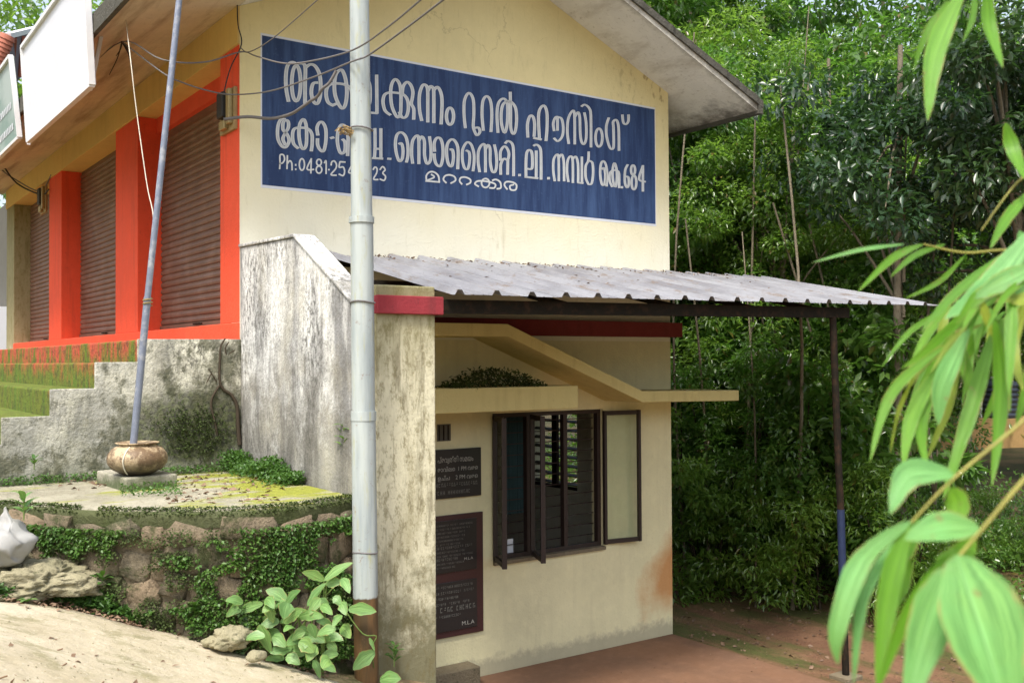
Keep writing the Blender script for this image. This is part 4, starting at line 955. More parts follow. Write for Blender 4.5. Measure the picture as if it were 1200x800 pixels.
def on_terr(u0, u1, v0, v1, h=.05, cx_=None):
    def f():
        while True:
            u = rnd.uniform(u0, u1); v = rnd.uniform(v0, v1); p = onZ(u, v, -.894)
            if p[0] < -.01 and p[1] < -.04 and mnoise.noise(Vector((p[0]*4, p[1]*4, 7))) > -.25: return (p[0], p[1], -.893+rnd.random()**2*h)
    return f
scatter('ground_cover', 'low round leaved weeds at the foot of the stained wall', 'weeds', 3800, lambda: (lambda t: (-.02-abs(rnd.gauss(0, .09)), -t, -.89+rnd.random()*(.12+.05*math.sin(t*9))))(rnd.uniform(.02, 1.35)), (.015, .035), (.014, .03), 'leafwall')
scatter('ground_cover', 'weeds along the base of the grey step wall', 'weeds', 1300, lambda: (lambda t: (-t, -.05-abs(rnd.gauss(0, .05)), -.89+rnd.random()*.06))(rnd.uniform(.0, 2.0)), (.012, .028), (.012, .022), 'leafwall')
scatter('ground_cover', 'small pale weeds round the foot of the urn plinth', 'weeds', 380, lambda: (lambda p: (p[0], p[1]-.03, -.89+rnd.random()*.05))(onZ(rnd.uniform(140, 212), rnd.uniform(571, 582), -.894)), (.012, .03), (.012, .022), 'leafwall')
def mosspatch():
    while True:
        u = rnd.gauss(226, 27); v = rnd.gauss(506, 20)
        if ((u-226)/52)**2+((v-504)/33)**2+mnoise.noise(Vector((u*.06, v*.06, 2)))*1.1+mnoise.noise(Vector((u*.2, v*.2, 2)))*.5 < .8 and v > 468: p = onY(u, v, -.05); return (p[0], -.038-rnd.random()**2*.03, max(p[2], -.88))
scatter('moss', 'dark moss clump on the grey wall behind the urn', 'moss', 1700, mosspatch, (.010, .022), (.010, .018), 'mossleaf', zb=0)
scatter('leaf_litter', 'dry pinkish leaves lying on the terrace', 'leaves', 150, on_terr(195, 330, 556, 590, .01), (.03, .06), (.02, .035), 'litter', zb=.0, zs=.15)
scatter('leaf_litter', 'scattered dry leaves left of the urn on the terrace', 'leaves', 16, on_terr(70, 130, 562, 575, .01), (.04, .08), (.025, .04), 'litter', zb=.0, zs=.15)
# sunshade litter heap, canopy litter
scatter('leaf_litter', 'dark heap of rotting leaves on the window sunshade', 'leaves', 1600, lambda: (lambda t, a: (2.27+t*.50, -.42+a*.2, -.243+rnd.random()*.17*max(.05, 1-t*t)))(rnd.uniform(-1, 1), rnd.uniform(-1, 1)), (.02, .05), (.012, .03), 'mossleaf', zb=0)
def canl():
    x_ = 1.0+rnd.random()**.8*5.0; t_ = min(.9, abs(rnd.gauss(0, .07))) if rnd.random() < .93 else rnd.random()*.8; p = cpt(x_, t_, .012); return (p.x, p.y, p.z+rnd.random()*.015)
scatter('leaf_litter', 'brown leaves caught on the canopy sheets against the wall', 'leaves', 620, canl, (.02, .05), (.012, .028), 'litter', zb=0, zs=.2)
# yard litter
def yardl():
    while True:
        x_ = rnd.uniform(5.0, 11); y_ = rnd.uniform(-6, 5)
        if rnd.random() < (.25 if x_ < 7 else 1): return (x_, y_, hgt(x_, y_)+.012)
scatter('leaf_litter', 'fallen leaves across the red soil below the trees', 'leaves', 5200, yardl, (.03, .085), (.02, .045), 'litter', zb=0, zs=.15)
def porchl(): return (rnd.uniform(3.5, 5.6), rnd.uniform(-2, -.1), -3.038)
scatter('leaf_litter', 'few leaf scraps on the porch floor', 'leaves', 50, porchl, (.015, .035), (.01, .02), 'litter', zb=0, zs=.1)
# roadside
def roadside():
    while True:
        e_ = rnd.choice(edge_road); p = Vector(e_)+Vector((rnd.gauss(.03, .06), rnd.gauss(.09, .08), 0))
        return (p.x, p.y, hgt(p.x, p.y)+.02+rnd.random()*.02)
edge_road = [onplane(u, v) for u, v in ((0, 708), (60, 714), (110, 724), (160, 738), (215, 750), (265, 765), (320, 780), (370, 795))]
edge_road = [tuple(p) for p in spline(edge_road, 10)]
scatter('leaf_litter', 'brown debris and leaves along the road edge', 'leaves', 1500, roadside, (.015, .05), (.01, .025), 'litter', zb=0, zs=.25)
scatter('ground_cover', 'weeds in the soil between road and rubble wall', 'weeds', 5200, lambda: (lambda p: (p[0], p[1]+.05+rnd.random()*.14, p[2]+.02+rnd.random()*.08))(rnd.choice(edge_road)), (.018, .055), (.009, .026), 'leafwall', zb=.6)
sct = MB()
for i in range(40):
    u = rnd.uniform(-60, 330); v = rnd.uniform(735, 820); p = onplane(u, v); p = (p[0], p[1], hgt(p[0], p[1])+.04)
    if v < 745+u*.13: continue
    a = rnd.uniform(0, 3.14); l_ = rnd.uniform(.006, .05); sct.beam((p[0], p[1], p[2]-.006), (p[0]+math.cos(a)*l_, p[1]+math.sin(a)*l_, p[2]-.002), .005, .006)
tag(sct.build('twigs', 'litter'), 'bits of twig and gravel on the concrete road', 'twigs', kind='stuff')

# boulder, small rocks, sack
def lump(name, label, cat, c, s, mat, seed, parent=None, cuts=4, amp=.25, fine=.06):
    bm = bmesh.new(); bmesh.ops.create_icosphere(bm, subdivisions=cuts, radius=1)
    for v in bm.verts:
        n = mnoise.noise(v.co*1.3+Vector((seed, 0, 0)))*amp+mnoise.noise(v.co*4+Vector((seed, 3, 0)))*amp*.4+mnoise.noise(v.co*11+Vector((seed, 3, 0)))*fine
        v.co *= 1+n; v.co.x *= s[0]; v.co.y *= s[1]; v.co.z *= s[2]
    me = bpy.data.meshes.new(name); bm.to_mesh(me); bm.free(); me.materials.append(M[mat]); me.polygons.foreach_set('use_smooth', [True]*len(me.polygons))
    o = bpy.data.objects.new(name, me); COL.objects.link(o); o.location = (c[0], c[1], c[2]+ZO); return tag(o, label, cat)
c = at(38, 683, 6.02); lump('boulder', 'flat pale layered boulder on the verge at the lower left', 'boulder', c, (.38, .24, .12), 'rock', 3, cuts=5, amp=.5, fine=.2)
c = at(-25, 672, 6.1); lump('boulder', 'second boulder at the left edge beneath the sack', 'boulder', c, (.3, .25, .17), 'rock', 5, cuts=5, amp=.45, fine=.2)
c = at(268, 747, 6.0); lump('rock', 'pale angular rock half under the broad leaved plant', 'rock', c, (.12, .08, .06), 'rock', 8, cuts=4, amp=.5, fine=.2)
c = at(300, 768, 5.9); lump('rock', 'small rock in the debris below the plant', 'rock', c, (.06, .05, .035), 'rock', 9, cuts=3)
bm = bmesh.new(); bmesh.ops.create_icosphere(bm, subdivisions=4, radius=1)
c = at(8, 632, 5.95)
for v in bm.verts:
    z = v.co.z; k = 1.0 if z < 0 else max(.12, 1-z*.95)
    ang = math.atan2(v.co.y, v.co.x); v.co.x *= .15*k*(1+.07*math.sin(ang*9+z*3)); v.co.y *= .13*k*(1+.07*math.sin(ang*7)); v.co.z = z*.16 if z < 0 else z*.19
    v.co += mnoise.noise_vector(v.co*14)*.03+mnoise.noise_vector(v.co*38)*.012
me = bpy.data.meshes.new('sack'); bm.to_mesh(me); bm.free(); me.materials.append(M['bag']); me.polygons.foreach_set('use_smooth', [True]*len(me.polygons))
o = bpy.data.objects.new('sack', me); COL.objects.link(o); o.location = (c[0], c[1], c[2]+ZO); tag(o, 'crumpled white plastic sack on the boulder at the left edge', 'sack')

# ------------------------------------------------------------------ shaped leaves (large, curved, each its own part)
def shaped_leaf(pts, w, mat, parent, name='leaf', fold=.22, n=12, peak=.4, up=None):
    P_ = spline(pts, max(3, n//(len(pts)-1))); m_ = len(P_); vs = []
    up = Vector(up) if up else Vector(tuple(-FW))+Vector((rnd.uniform(-.5, .5), rnd.uniform(-.5, .5), rnd.uniform(.1, .8)))
    tot = m_-1
    for i, p in enumerate(P_):
        t = (P_[min(i+1, tot)]-P_[max(i-1, 0)]).normalized(); s_ = t.cross(up).normalized(); nn = s_.cross(t).normalized()
        x_ = i/tot; wv = (x_/peak)**.6 if x_ < peak else max(0, (1-((x_-peak)/(1-peak))**1.7))
        wv = max(wv, .03)*w/2*(1+.05*math.sin(i*1.7))
        vs += [tuple(p+s_*wv+nn*wv*fold), tuple(p), tuple(p-s_*wv+nn*wv*fold)]
    fs = []
    for i in range(tot): fs += [(3*i, 3*i+1, 3*i+4, 3*i+3), (3*i+1, 3*i+2, 3*i+5, 3*i+4)]
    o = MB().add(vs, fs).build(name, mat, parent, smooth=True)
    uvl = o.data.uv_layers.new(name='uv')
    for lp in o.data.loops: uvl.data[lp.index].uv = ((lp.vertex_index % 3)*.5, (lp.vertex_index//3)/tot)
    return o

# broad-leaved plant at the foot of the pole
pr = thing('broad_leaf_plant', 'bushy weed with broad pale green leaves at the foot of the pole', 'plant', tuple(at(370, 790, 6.25)))
LV = [((520,320),(415,280),36), ((520,320),(655,235),36), ((345,415),(245,365),50), ((340,430),(410,365),36), ((235,425),(90,485),36), ((140,425),(55,415),36), ((150,430),(60,490),40), ((235,440),(120,560),58), ((185,550),(105,700),52), ((215,525),(270,660),56),
      ((350,420),(330,500),60), ((330,520),(420,450),44), ((440,440),(530,330),40), ((530,340),(600,330),44), ((600,310),(640,380),36), ((400,490),(520,490),40), ((500,400),(450,480),40), ((420,470),(310,520),44), ((560,540),(480,510),34), ((520,590),(610,600),44), ((430,560),(370,600),36), ((440,580),(430,640),34), ((480,620),(440,700),50), ((530,620),(580,650),36),
      ((500,700),(575,748),42), ((310,510),(215,545),44), ((270,470),(250,560),46), ((380,540),(330,560),34), ((560,400),(600,440),34), ((500,440),(560,480),34), ((450,520),(480,590),40), ((290,440),(230,470),40), ((470,690),(500,780),30), ((540,440),(480,420),36), ((600,480),(560,540),30)]
r5 = random.Random(3)
for _ in range(26):
    a0 = (r5.uniform(220, 600), r5.uniform(400, 690)); 
    if a0[0] < 330 and a0[1] > 600: continue
    an = r5.uniform(0, 6.28); l5 = r5.uniform(65, 115); LV.append((a0, (a0[0]+math.cos(an)*l5, a0[1]+abs(math.sin(an))*l5*.7), r5.uniform(36, 54)))
roots = Vector(at(352, 785, 6.3)), Vector(at(378, 790, 6.3)), Vector(at(330, 770, 6.3))
for a, b, w_ in LV:
    dp = 6.15+rnd.uniform(-.12, .12)-.0003*(a[0])
    A1 = Vector(at(250+a[0]/4, 600+a[1]/4, dp)); B1 = Vector(at(250+b[0]/4, 600+b[1]/4, dp-rnd.uniform(-.04, .10))); md_ = (A1+B1)/2+Vector((0, 0, .012))
    shaped_leaf([A1, md_, B1], w_/4/FPX*6.1*1.3, 'broad', pr, n=10)
st = MB()
for i in range(22):
    a, b, w_ = LV[i]; r0 = roots[i % 3]; e_ = Vector(at(250+a[0]/4, 600+a[1]/4, 6.17)); st.tube(spline([r0, (r0+e_)/2+Vector((0, 0, .03)), e_], 3), [.008, .007, .007, .006, .005, .004, .003], 5)
st.build('stem', 'greenstem', pr, smooth=True)
pr = thing('climbing_weed', 'weed with two large round leaves against the rusty foot of the pole', 'plant', tuple(pc(440, 805)))
for a, b, w_ in (((632,455),(765,465),62), ((757,650),(655,738),72), ((730,587),(757,650),22), ((780,790),(880,780),70)):
    A1 = Vector(at(250+a[0]/4, 600+a[1]/4, 6.4)); B1 = Vector(at(250+b[0]/4, 600+b[1]/4, 6.35)); shaped_leaf([A1, (A1+B1)/2+Vector((0, 0, .01)), B1], w_/4/FPX*6.4, 'broad', pr, n=10, peak=.45)
MB().tube(spline([pc(441, 803), Vector(at(436, 760, 6.42)), Vector(at(441, 745, 6.4)), Vector(at(425, 742, 6.4)), Vector(at(404, 714, 6.4))], 4), .004, 5).build('stem', 'greenstem', pr)

def sprig(label, u, v, dp, n, L, group=None, mat='broad', h=.0):
    base = Vector(at(u, v, dp)); t = thing('weed', label, 'plant', tuple(base), group)
    for i in range(n):
        a = i*2.4+rnd.uniform(-.3, .3); l_ = L*rnd.uniform(.7, 1.1); b0 = base+Vector((0, 0, h*i/n)); e_ = b0+Vector((math.cos(a)*l_, math.sin(a)*l_, l_*rnd.uniform(.1, .7)))
        shaped_leaf([b0, (b0+e_)/2+Vector((0, 0, l_*.15)), e_], l_*.42, mat, t, n=6, up=(0, 0, 1))
    if h: MB().tube([base-Vector((0, 0, .03)), base+Vector((0, 0, h))], .004, 5).build('stem', 'greenstem', t)
    return t
sprig('small weed with whitish leaves growing at the wall foot, centre of the rubble wall', 178, 725, 6.1, 7, .09)
sprig('tiny yellow green seedling growing out of the rubble wall joints', 214, 678, 6.05, 4, .045)
sprig('green weed on the verge in front of the flat boulder', 32, 705, 5.75, 8, .07)
sprig('leafy weed beside the white sack at the left edge', 28, 603, 5.95, 10, .10, h=.12)
sprig('young weed on the terrace beside the pole against the stained wall', 404, 528, 6.9, 12, .11, h=.22)
sprig('fern like weed at the foot of the rubble wall, left of centre', 120, 690, 6.1, 16, .08, mat='leafwall', h=.08)
sprig('fern like weed at the foot of the rubble wall, right of centre', 228, 722, 6.05, 16, .08, mat='leafwall', h=.06)
sprig('small weed at the foot of the concrete pillar', 462, 775, 6.75, 12, .07, mat='leafwall', h=.12)
sprig('seedling growing on the left of the terrace by the step wall', 40, 545, 7.3, 9, .06, mat='leafwall', h=.05)

# ------------------------------------------------------------------ bamboo close to the camera
def bamboo(label, stems, leaves, base):
    t = thing('bamboo_branch', label, 'bamboo', tuple(at(*base)))
    for pts, r0 in stems:
        P_ = spline([Vector(at(*p)) for p in pts], 5); MB().tube(P_, [r0*(1-.5*i/len(P_)) for i in range(len(P_))], 7).build('stem', 'stem', t, smooth=True)
    for pts, wpx, mt in leaves:
        dp = pts[0][2]; wpx = wpx*(.74 if dp > 1.2 and mt != 'bamboopale' else (.88 if dp > 1.2 else 1)); shaped_leaf([Vector(at(*p)) for p in pts], wpx/FPX*dp*1.05, mt, t, n=14, peak=.42)
    return t
G, PA, YE = 'bamboo', 'bamboopale', 'bambooyellow'
SPR = []
r6 = random.Random(12)
for i in range(34):
    u0 = r6.uniform(1110, 1215); v0 = 300+(1215-u0)*.55+r6.uniform(-20, 60); dpp = r6.uniform(1.3, 1.8); l6 = r6.uniform(70, 140); an = r6.uniform(1.75, 2.6) if r6.random() < .8 else r6.uniform(1.3, 1.7)
    ux, vx = math.cos(an), math.sin(an); dr = r6.uniform(10, 30)
    SPR.append(([(u0, v0, dpp), (u0+ux*l6*.5, v0+vx*l6*.42, dpp-.03), (u0+ux*l6*.85, v0+vx*l6*.8+dr, dpp-.08)], r6.uniform(9, 20), 'bamboo' if r6.random() < .8 else 'bambooyellow'))
bamboo('dense spray of long drooping bamboo leaves at the right edge, mid height', [([(1240, 330, 1.5), (1195, 345, 1.5), (1150, 360, 1.45), (1120, 390, 1.4)], .003), ([(1240, 300, 1.5), (1180, 293, 1.5), (1130, 296, 1.5), (1082, 286, 1.5)], .0025), ([(1235, 180, 1.5), (1191, 215, 1.5), (1150, 270, 1.5)], .002)],
 [([(1180,295,1.5),(1120,344,1.45),(1079,389,1.4)],16,G), ([(1215,265,1.4),(1160,335,1.35),(1107,374,1.3)],32,PA), ([(1210,300,1.4),(1150,355,1.4),(1075,415,1.35)],24,G), ([(1150,355,1.4),(1090,407,1.35),(1056,432,1.3)],13,G), ([(1107,405,1.4),(1045,460,1.35),(1019,542,1.3)],17,G), ([(1074,435,1.4),(1053,480,1.4),(1043,531,1.35)],9,YE),
  ([(1110,415,1.4),(1070,485,1.35),(1058,548,1.3)],22,G), ([(1100,430,1.4),(1078,495,1.35),(1086,550,1.3)],24,G), ([(1135,385,1.3),(1104,450,1.3),(1100,498,1.3)],26,PA), ([(1165,385,1.4),(1139,475,1.35),(1105,585,1.3)],24,G), ([(1165,375,1.3),(1172,460,1.3),(1162,570,1.25)],30,G), ([(1205,350,1.4),(1185,400,1.4),(1199,458,1.35)],24,YE),
  ([(1125,400,1.5),(1112,470,1.45),(1085,540,1.4)],17,YE), ([(1150,350,1.3),(1155,370,1.3),(1163,395,1.3)],14,YE), ([(1200,330,1.3),(1150,345,1.3),(1120,380,1.3)],22,G), ([(1215,310,1.3),(1175,330,1.3),(1140,350,1.3)],26,PA), ([(1225,340,1.3),(1195,352,1.3),(1165,348,1.3)],22,YE), ([(1160,370,1.5),(1120,430,1.5),(1095,490,1.5)],24,G),
  ([(1082,286,1.5),(1045,303,1.5),(1004,343,1.45)],13,G), ([(1108,286,1.5),(1071,300,1.5),(1043,325,1.5)],10,G), ([(1060,286,1.5),(1007,293,1.5),(951,308,1.5)],6,PA), ([(1210,222,1.5),(1180,255,1.45),(1160,292,1.4)],17,G), ([(1178,144,1.5),(1187,175,1.5),(1203,212,1.45)],22,G), ([(1195,270,1.4),(1200,320,1.4),(1190,360,1.4)],26,PA), ([(1130,300,1.6),(1100,330,1.6),(1060,350,1.6)],9,G),
  *SPR, ([(1190,370,1.6),(1180,430,1.6),(1150,500,1.6)],20,G), ([(1215,380,1.4),(1210,430,1.4),(1190,500,1.4)],22,G)], (1240, 330, 1.5))
bamboo('bamboo leaves hanging in from the top right corner', [([(1200, -60, 1.6), (1160, -20, 1.55), (1120, -10, 1.5)], .003)],
 [([(1130,-15,1.4),(1096,60,1.35),(1087,142,1.3)],31,G), ([(1112,0,1.5),(1085,40,1.5),(1070,84,1.5)],12,G), ([(1156,-25,1.4),(1158,30,1.4),(1175,80,1.35)],28,G), ([(1143,-20,1.5),(1140,20,1.5),(1128,50,1.5)],10,G)], (1200, -60, 1.6))
bamboo('lower right bamboo branches with broad pale close leaves', [([(1250, 440, .95), (1200, 492, .95), (1118, 560, .95), (1068, 612, .95)], .0022), ([(1260, 500, .85), (1200, 562, .85), (1150, 621, .85), (1106, 672, .85)], .0024)],
 [([(1118,556,.95),(1065,556,.95),(1043,602,.93)],32,PA), ([(1112,572,.95),(1118,590,.95),(1122,616,.94)],40,G), ([(1148,618,.88),(1105,618,.87),(1060,632,.86)],38,PA), ([(1068,610,.93),(1010,655,.92),(981,735,.9),(982,778,.9)],25,PA), ([(1050,632,.95),(1012,700,.93),(1000,802,.92)],14,PA), ([(1065,612,.93),(1042,690,.92),(1028,812,.9)],25,G), ([(1062,625,.95),(1060,680,.95),(1040,728,.94)],15,G),
  ([(1110,664,.85),(1088,730,.84),(1062,830,.82)],48,PA), ([(1108,650,.88),(1062,720,.87),(1028,808,.86)],20,G), ([(1120,650,.82),(1150,735,.80),(1185,850,.78)],92,PA), ([(1125,655,.86),(1170,720,.85),(1215,800,.84)],60,PA), ([(1075,605,.95),(1065,640,.95),(1050,670,.95)],20,G), ([(1140,625,.9),(1125,650,.9),(1095,655,.9)],26,G)], (1250, 440, .95))

# ------------------------------------------------------------------ trees and undergrowth
def clump_points(n, cs, rad, flat_=.7):
    idx = rng.integers(0, len(cs), n); c_ = cs[idx]; rr_ = rad[idx]
    d_ = rng.normal(0, 1, (n, 3)); d_ /= np.linalg.norm(d_, axis=1, keepdims=True)
    r_ = rr_*rng.uniform(.25, 1, n)**.5; d_[:, 2] *= flat_
    P_ = c_+d_*r_[:, None]; D_2 = d_*.7+rng.normal(0, .6, (n, 3)); D_2[:, 2] -= .35
    return P_, D_2
def crown_mesh(name, n, nc, R_, H_, L, W_, mat, seed, cr=.75):
    global rng
    rng = np.random.default_rng(seed)
    cs = rng.normal(0, 1, (nc, 3)); cs /= np.linalg.norm(cs, axis=1, keepdims=True); cs *= rng.uniform(.25, 1, (nc, 1))
    cs[:, 0] *= R_; cs[:, 1] *= R_; cs[:, 2] *= H_
    P_, D_2 = clump_points(n, cs, rng.uniform(cr*.55, cr*1.1, nc))
    V_, F = leaf_cloud(P_, D_2, rng.uniform(L*.7, L*1.25, n), rng.uniform(W_*.7, W_*1.2, n))
    return mesh_np(name, V_, F, mat), cs
CR = [crown_mesh('crown', 21000, 40, 1.9, 2.0, .10, .05, 'leafmid', 21, .55), crown_mesh('crown', 20000, 36, 2.0, 1.8, .095, .046, 'leafbright', 22, .55),
      crown_mesh('crown', 11000, 32, 1.9, 2.4, .16, .07, 'leafmid', 23, .55), crown_mesh('crown', 21000, 36, 1.8, 2.2, .085, .04, 'leafbright', 24, .55)]
DK = [crown_mesh('crown', 5600, 40, 1.8, 1.5, .13, .06, 'leafdark', 31, .42), crown_mesh('crown', 5600, 36, 1.7, 1.5, .125, .055, 'leafdark', 32, .42)]
BS = [crown_mesh('foliage', 8500, 46, 1.3, 1.7, .09, .042, 'leafmid', 41, .34), crown_mesh('foliage', 8000, 42, 1.3, 1.8, .11, .034, 'leafbright', 42, .36), crown_mesh('foliage', 5000, 34, 1.2, 1.8, .17, .085, 'leafmid', 43, .4)]
def tree(label, u, dep, zc, kind, s=1.0, tr=.07, lean=(0, 0), group='trees in the wood beside the building', src=None):
    me, cs = (src or CR)[kind]
    p = CAM+ray(u, 420)*dep; gz = hgt(p[0], p[1]); t = thing('forest_tree', label, 'tree', (p[0], p[1], gz), group)
    o = piece('crown', me, t); o.location = (lean[0], lean[1], zc-gz); o.scale = (s, s, s); o.rotation_euler = (0, 0, rnd.uniform(0, 6.28))
    ro = o.rotation_euler.z
    top = Vector((p[0]+lean[0], p[1]+lean[1], zc+1.2*s)); b0 = Vector((p[0], p[1], gz-.15))
    mid = b0.lerp(top, .5)+Vector((rnd.uniform(-.15, .15), rnd.uniform(-.15, .15), 0))
    P_ = spline([b0, b0.lerp(mid, .5)+Vector((rnd.uniform(-.06, .06), 0, 0)), mid, top], 4)
    mb = MB().tube(P_, [tr*(1.15-.75*i/len(P_)) for i in range(len(P_))], 9); mb.build('trunk', 'bark', t, smooth=True)
    br = MB()
    for i in range(9):
        c_ = cs[i % len(cs)]; cr_ = Vector((c_[0]*math.cos(ro)-c_[1]*math.sin(ro), c_[0]*math.sin(ro)+c_[1]*math.cos(ro), c_[2]))*s+Vector((p[0]+lean[0], p[1]+lean[1], zc))
        k = rnd.uniform(.45, .9); a = b0.lerp(top, k); br.tube(spline([a, (a+cr_)/2+Vector((0, 0, .15)), cr_], 3), [tr*.4, tr*.36, tr*.3, tr*.26, tr*.2, tr*.14, tr*.1], 5)
    br.build('branch', 'bark', t, smooth=True); return t
FT = [(818,15.2,3.4,0,1.0,.075,(.3,.2)), (842,15,3.0,1,.95,.08,(0,0)), (868,14,2.2,3,.9,.06,(.7,-.4)), (915,17,3.2,1,1.0,.07,(0,0)), (945,15.5,1.4,0,.9,.05,(.2,0)), (975,18,3.9,3,1.2,.07,(0,0)), (1015,16,2.0,1,1.0,.06,(-.2,.2)), (1060,18,3.2,2,1.1,.08,(0,0)), (1088,18,2.6,3,1.0,.05,(0,0)), (1135,24,4.4,0,1.3,.06,(0,0)), (1222,18,3.4,2,1.1,.06,(0,0)),
      (800,18,1.2,2,1.1,.06,(0,0)), (760,16,2.4,2,1.1,.07,(0,0)),
      (780,21,7.2,1,1.4,.09,(0,0)), (812,20,5.5,2,1.2,.08,(0,0)), (875,23,1.0,0,1.3,.07,(0,0)), (950,22,5.6,0,1.35,.09,(0,0)), (990,23,1.5,2,1.4,.08,(0,0)), (1040,22,6.0,2,1.6,.09,(0,0)), (1100,27,3.4,0,1.5,.09,(0,0)), (1170,27,6,1,1.7,.09,(0,0)), (1215,27,3.0,2,1.5,.09,(0,0)), (790,22,4.0,0,1.3,.08,(0,0)), (745,19,5.2,1,1.3,.08,(0,0)), (690,22,7.5,0,1.5,.09,(0,0))]
ORD = ['first', 'second', 'third', 'fourth', 'fifth', 'sixth', 'seventh', 'eighth', 'ninth', 'tenth', 'eleventh', 'twelfth', 'thirteenth']
TONE = ('mid green', 'bright green', 'large leaved', 'small leaved')
for near in (True, False):
    row_ = sorted([a for a in FT if (a[1] < 19) == near], key=lambda a: a[0])
    for i, a in enumerate(row_):
        tree('%s slender tree, %s from the left in the %s row of the wood' % (TONE[a[3]], ORD[i], 'front' if near else 'back'), *a[:4], s=a[4], tr=a[5], lean=a[6])
tree('dark glossy leaved tree leaning over the yard at upper right, left crown', 1060, 12.6, 2.7, 0, 1.0, .07, (0, 0), None, DK)
tree('dark glossy leaved tree at the upper right corner, right crown', 1238, 11.8, 3.0, 1, 1.15, .09, (-RT[0]*.75, -RT[1]*.75), None, DK)
tree('dark leaved tree at the right edge above the tank', 1245, 12.5, 1.9, 0, .85, .09, (-RT[0]*.6, -RT[1]*.6), None, DK)
def bush(label, u, dep, kind, s, zc, group='shrubs at the foot of the wood'):
    me, cs = BS[kind]; p = CAM+ray(u, 420)*dep; gz = hgt(p[0], p[1]); t = thing('shrub', label, 'shrub', (p[0], p[1], gz), group)
    o = piece('foliage', me, t); o.location = (0, 0, zc-gz); o.scale = (s, s, s*.95); o.rotation_euler = (0, 0, rnd.uniform(0, 6.28))
    sm = MB()
    for i in range(6):
        a = rnd.uniform(0, 6.28); e_ = Vector((p[0]+math.cos(a)*.6*s, p[1]+math.sin(a)*.6*s, zc+.6*s)); b0 = Vector((p[0]+math.cos(a)*.12, p[1]+math.sin(a)*.12, gz-.05))
        sm.tube(spline([b0, (b0+e_)/2+Vector((rnd.uniform(-.08, .08), 0, .05)), e_], 4), [.022-.0018*j for j in range(9)], 5)
    sm.build('stem', 'vinebark', t, smooth=True)
BL_ = [(800,14.2,0,1.0,-1.3), (830,13.6,1,1.0,-2.0), (862,13.6,0,.95,-1.2), (900,13.2,1,1.0,-2.0), (935,13.0,0,.95,-1.1), (965,12.4,1,.9,-2.1), (1005,12.8,2,1.0,-1.2), (1045,12.0,1,.8,-2.3), (1100,12.8,0,.6,-2.6), (1150,13.0,1,.6,-2.6), (1200,13.0,0,.6,-2.6), (815,14.8,2,.9,-.1), (880,14.4,1,1.0,-.3), (950,14.0,0,1.05,0), (1020,13.8,2,.9,-.1), (1050,14.5,0,.9,-1.0), (985,14.5,2,.9,-.9), (920,15.5,1,1.2,-1.6)]
BL_.sort()
for i, (u, dp, k, s, zc) in enumerate(BL_):
    bush('%s %s shrub, %s from the cream wall going right' % (('mid green', 'leafy green', 'light green')[k], 'tall' if zc > -1.4 else 'low', ORD[i] if i < 13 else ('%dth' % (i+1))), u, dp, k, s, zc)
# far wood: one mass behind the separate trees
rng = np.random.default_rng(77)
n = 90000; u_ = rng.uniform(690, 1330, n); dp_ = rng.uniform(25, 31, n); zz = rng.uniform(-3, 11, n)
base = np.array([CAM+ray(float(a), 420)*float(b) for a, b in zip(u_[:2000], dp_[:2000])])
cs = base.copy(); cs[:, 2] = rng.uniform(-2.8, 11, 2000)
def pix(c_): d_ = c_-CAM; z_ = d_@FW; return 600+FPX*(d_@RT)/z_, 400-FPX*(d_@UP)/z_
keep = [i for i in range(2000) if not (cs[i, 2] > 9.6+1.0*math.sin(cs[i, 1]*.6)) and ((pix(cs[i])[0]-876)/34)**2+((pix(cs[i])[1]-85)/62)**2 > 1]      # the wood opens to the sky in one place
cs = cs[keep]
P_, D_2 = clump_points(n, cs, rng.uniform(.6, 1.3, len(cs)))
tag(cloud_obj('distant_wood', P_, D_2, rng.uniform(.14, .24, n), rng.uniform(.07, .12, n), 'leafbright'), 'dense green mass of woodland far behind the trees', 'wood', kind='stuff')
n = 22000; cs = np.array([CAM+ray(float(a), 420)*float(b) for a, b in zip(rng.uniform(-260, 330, 800), rng.uniform(30, 38, 800))]); cs[:, 2] = rng.uniform(0, 15, 800)
P_, D_2 = clump_points(n, cs, rng.uniform(.8, 1.6, len(cs)))
tag(cloud_obj('distant_wood', P_, D_2, rng.uniform(.25, .4, n), rng.uniform(.12, .2, n), 'leafbright'), 'woodland behind the shops at the upper left', 'wood', kind='stuff')
# undergrowth carpet at wood edge
def ug():
    x_ = 7.6+rnd.random()**1.2*7; y_ = rnd.uniform(-7, 14); return (x_, y_, hgt(x_, y_)+rnd.random()**1.5*.55)
scatter('undergrowth', 'mixed leafy undergrowth along the edge of the wood', 'undergrowth', 22000, ug, (.05, .12), (.03, .06), 'leafmid', zb=.3)
scatter('undergrowth', 'bright weeds in the undergrowth below the trees', 'undergrowth', 5000, ug, (.05, .12), (.02, .045), 'leafmid', zb=.5)
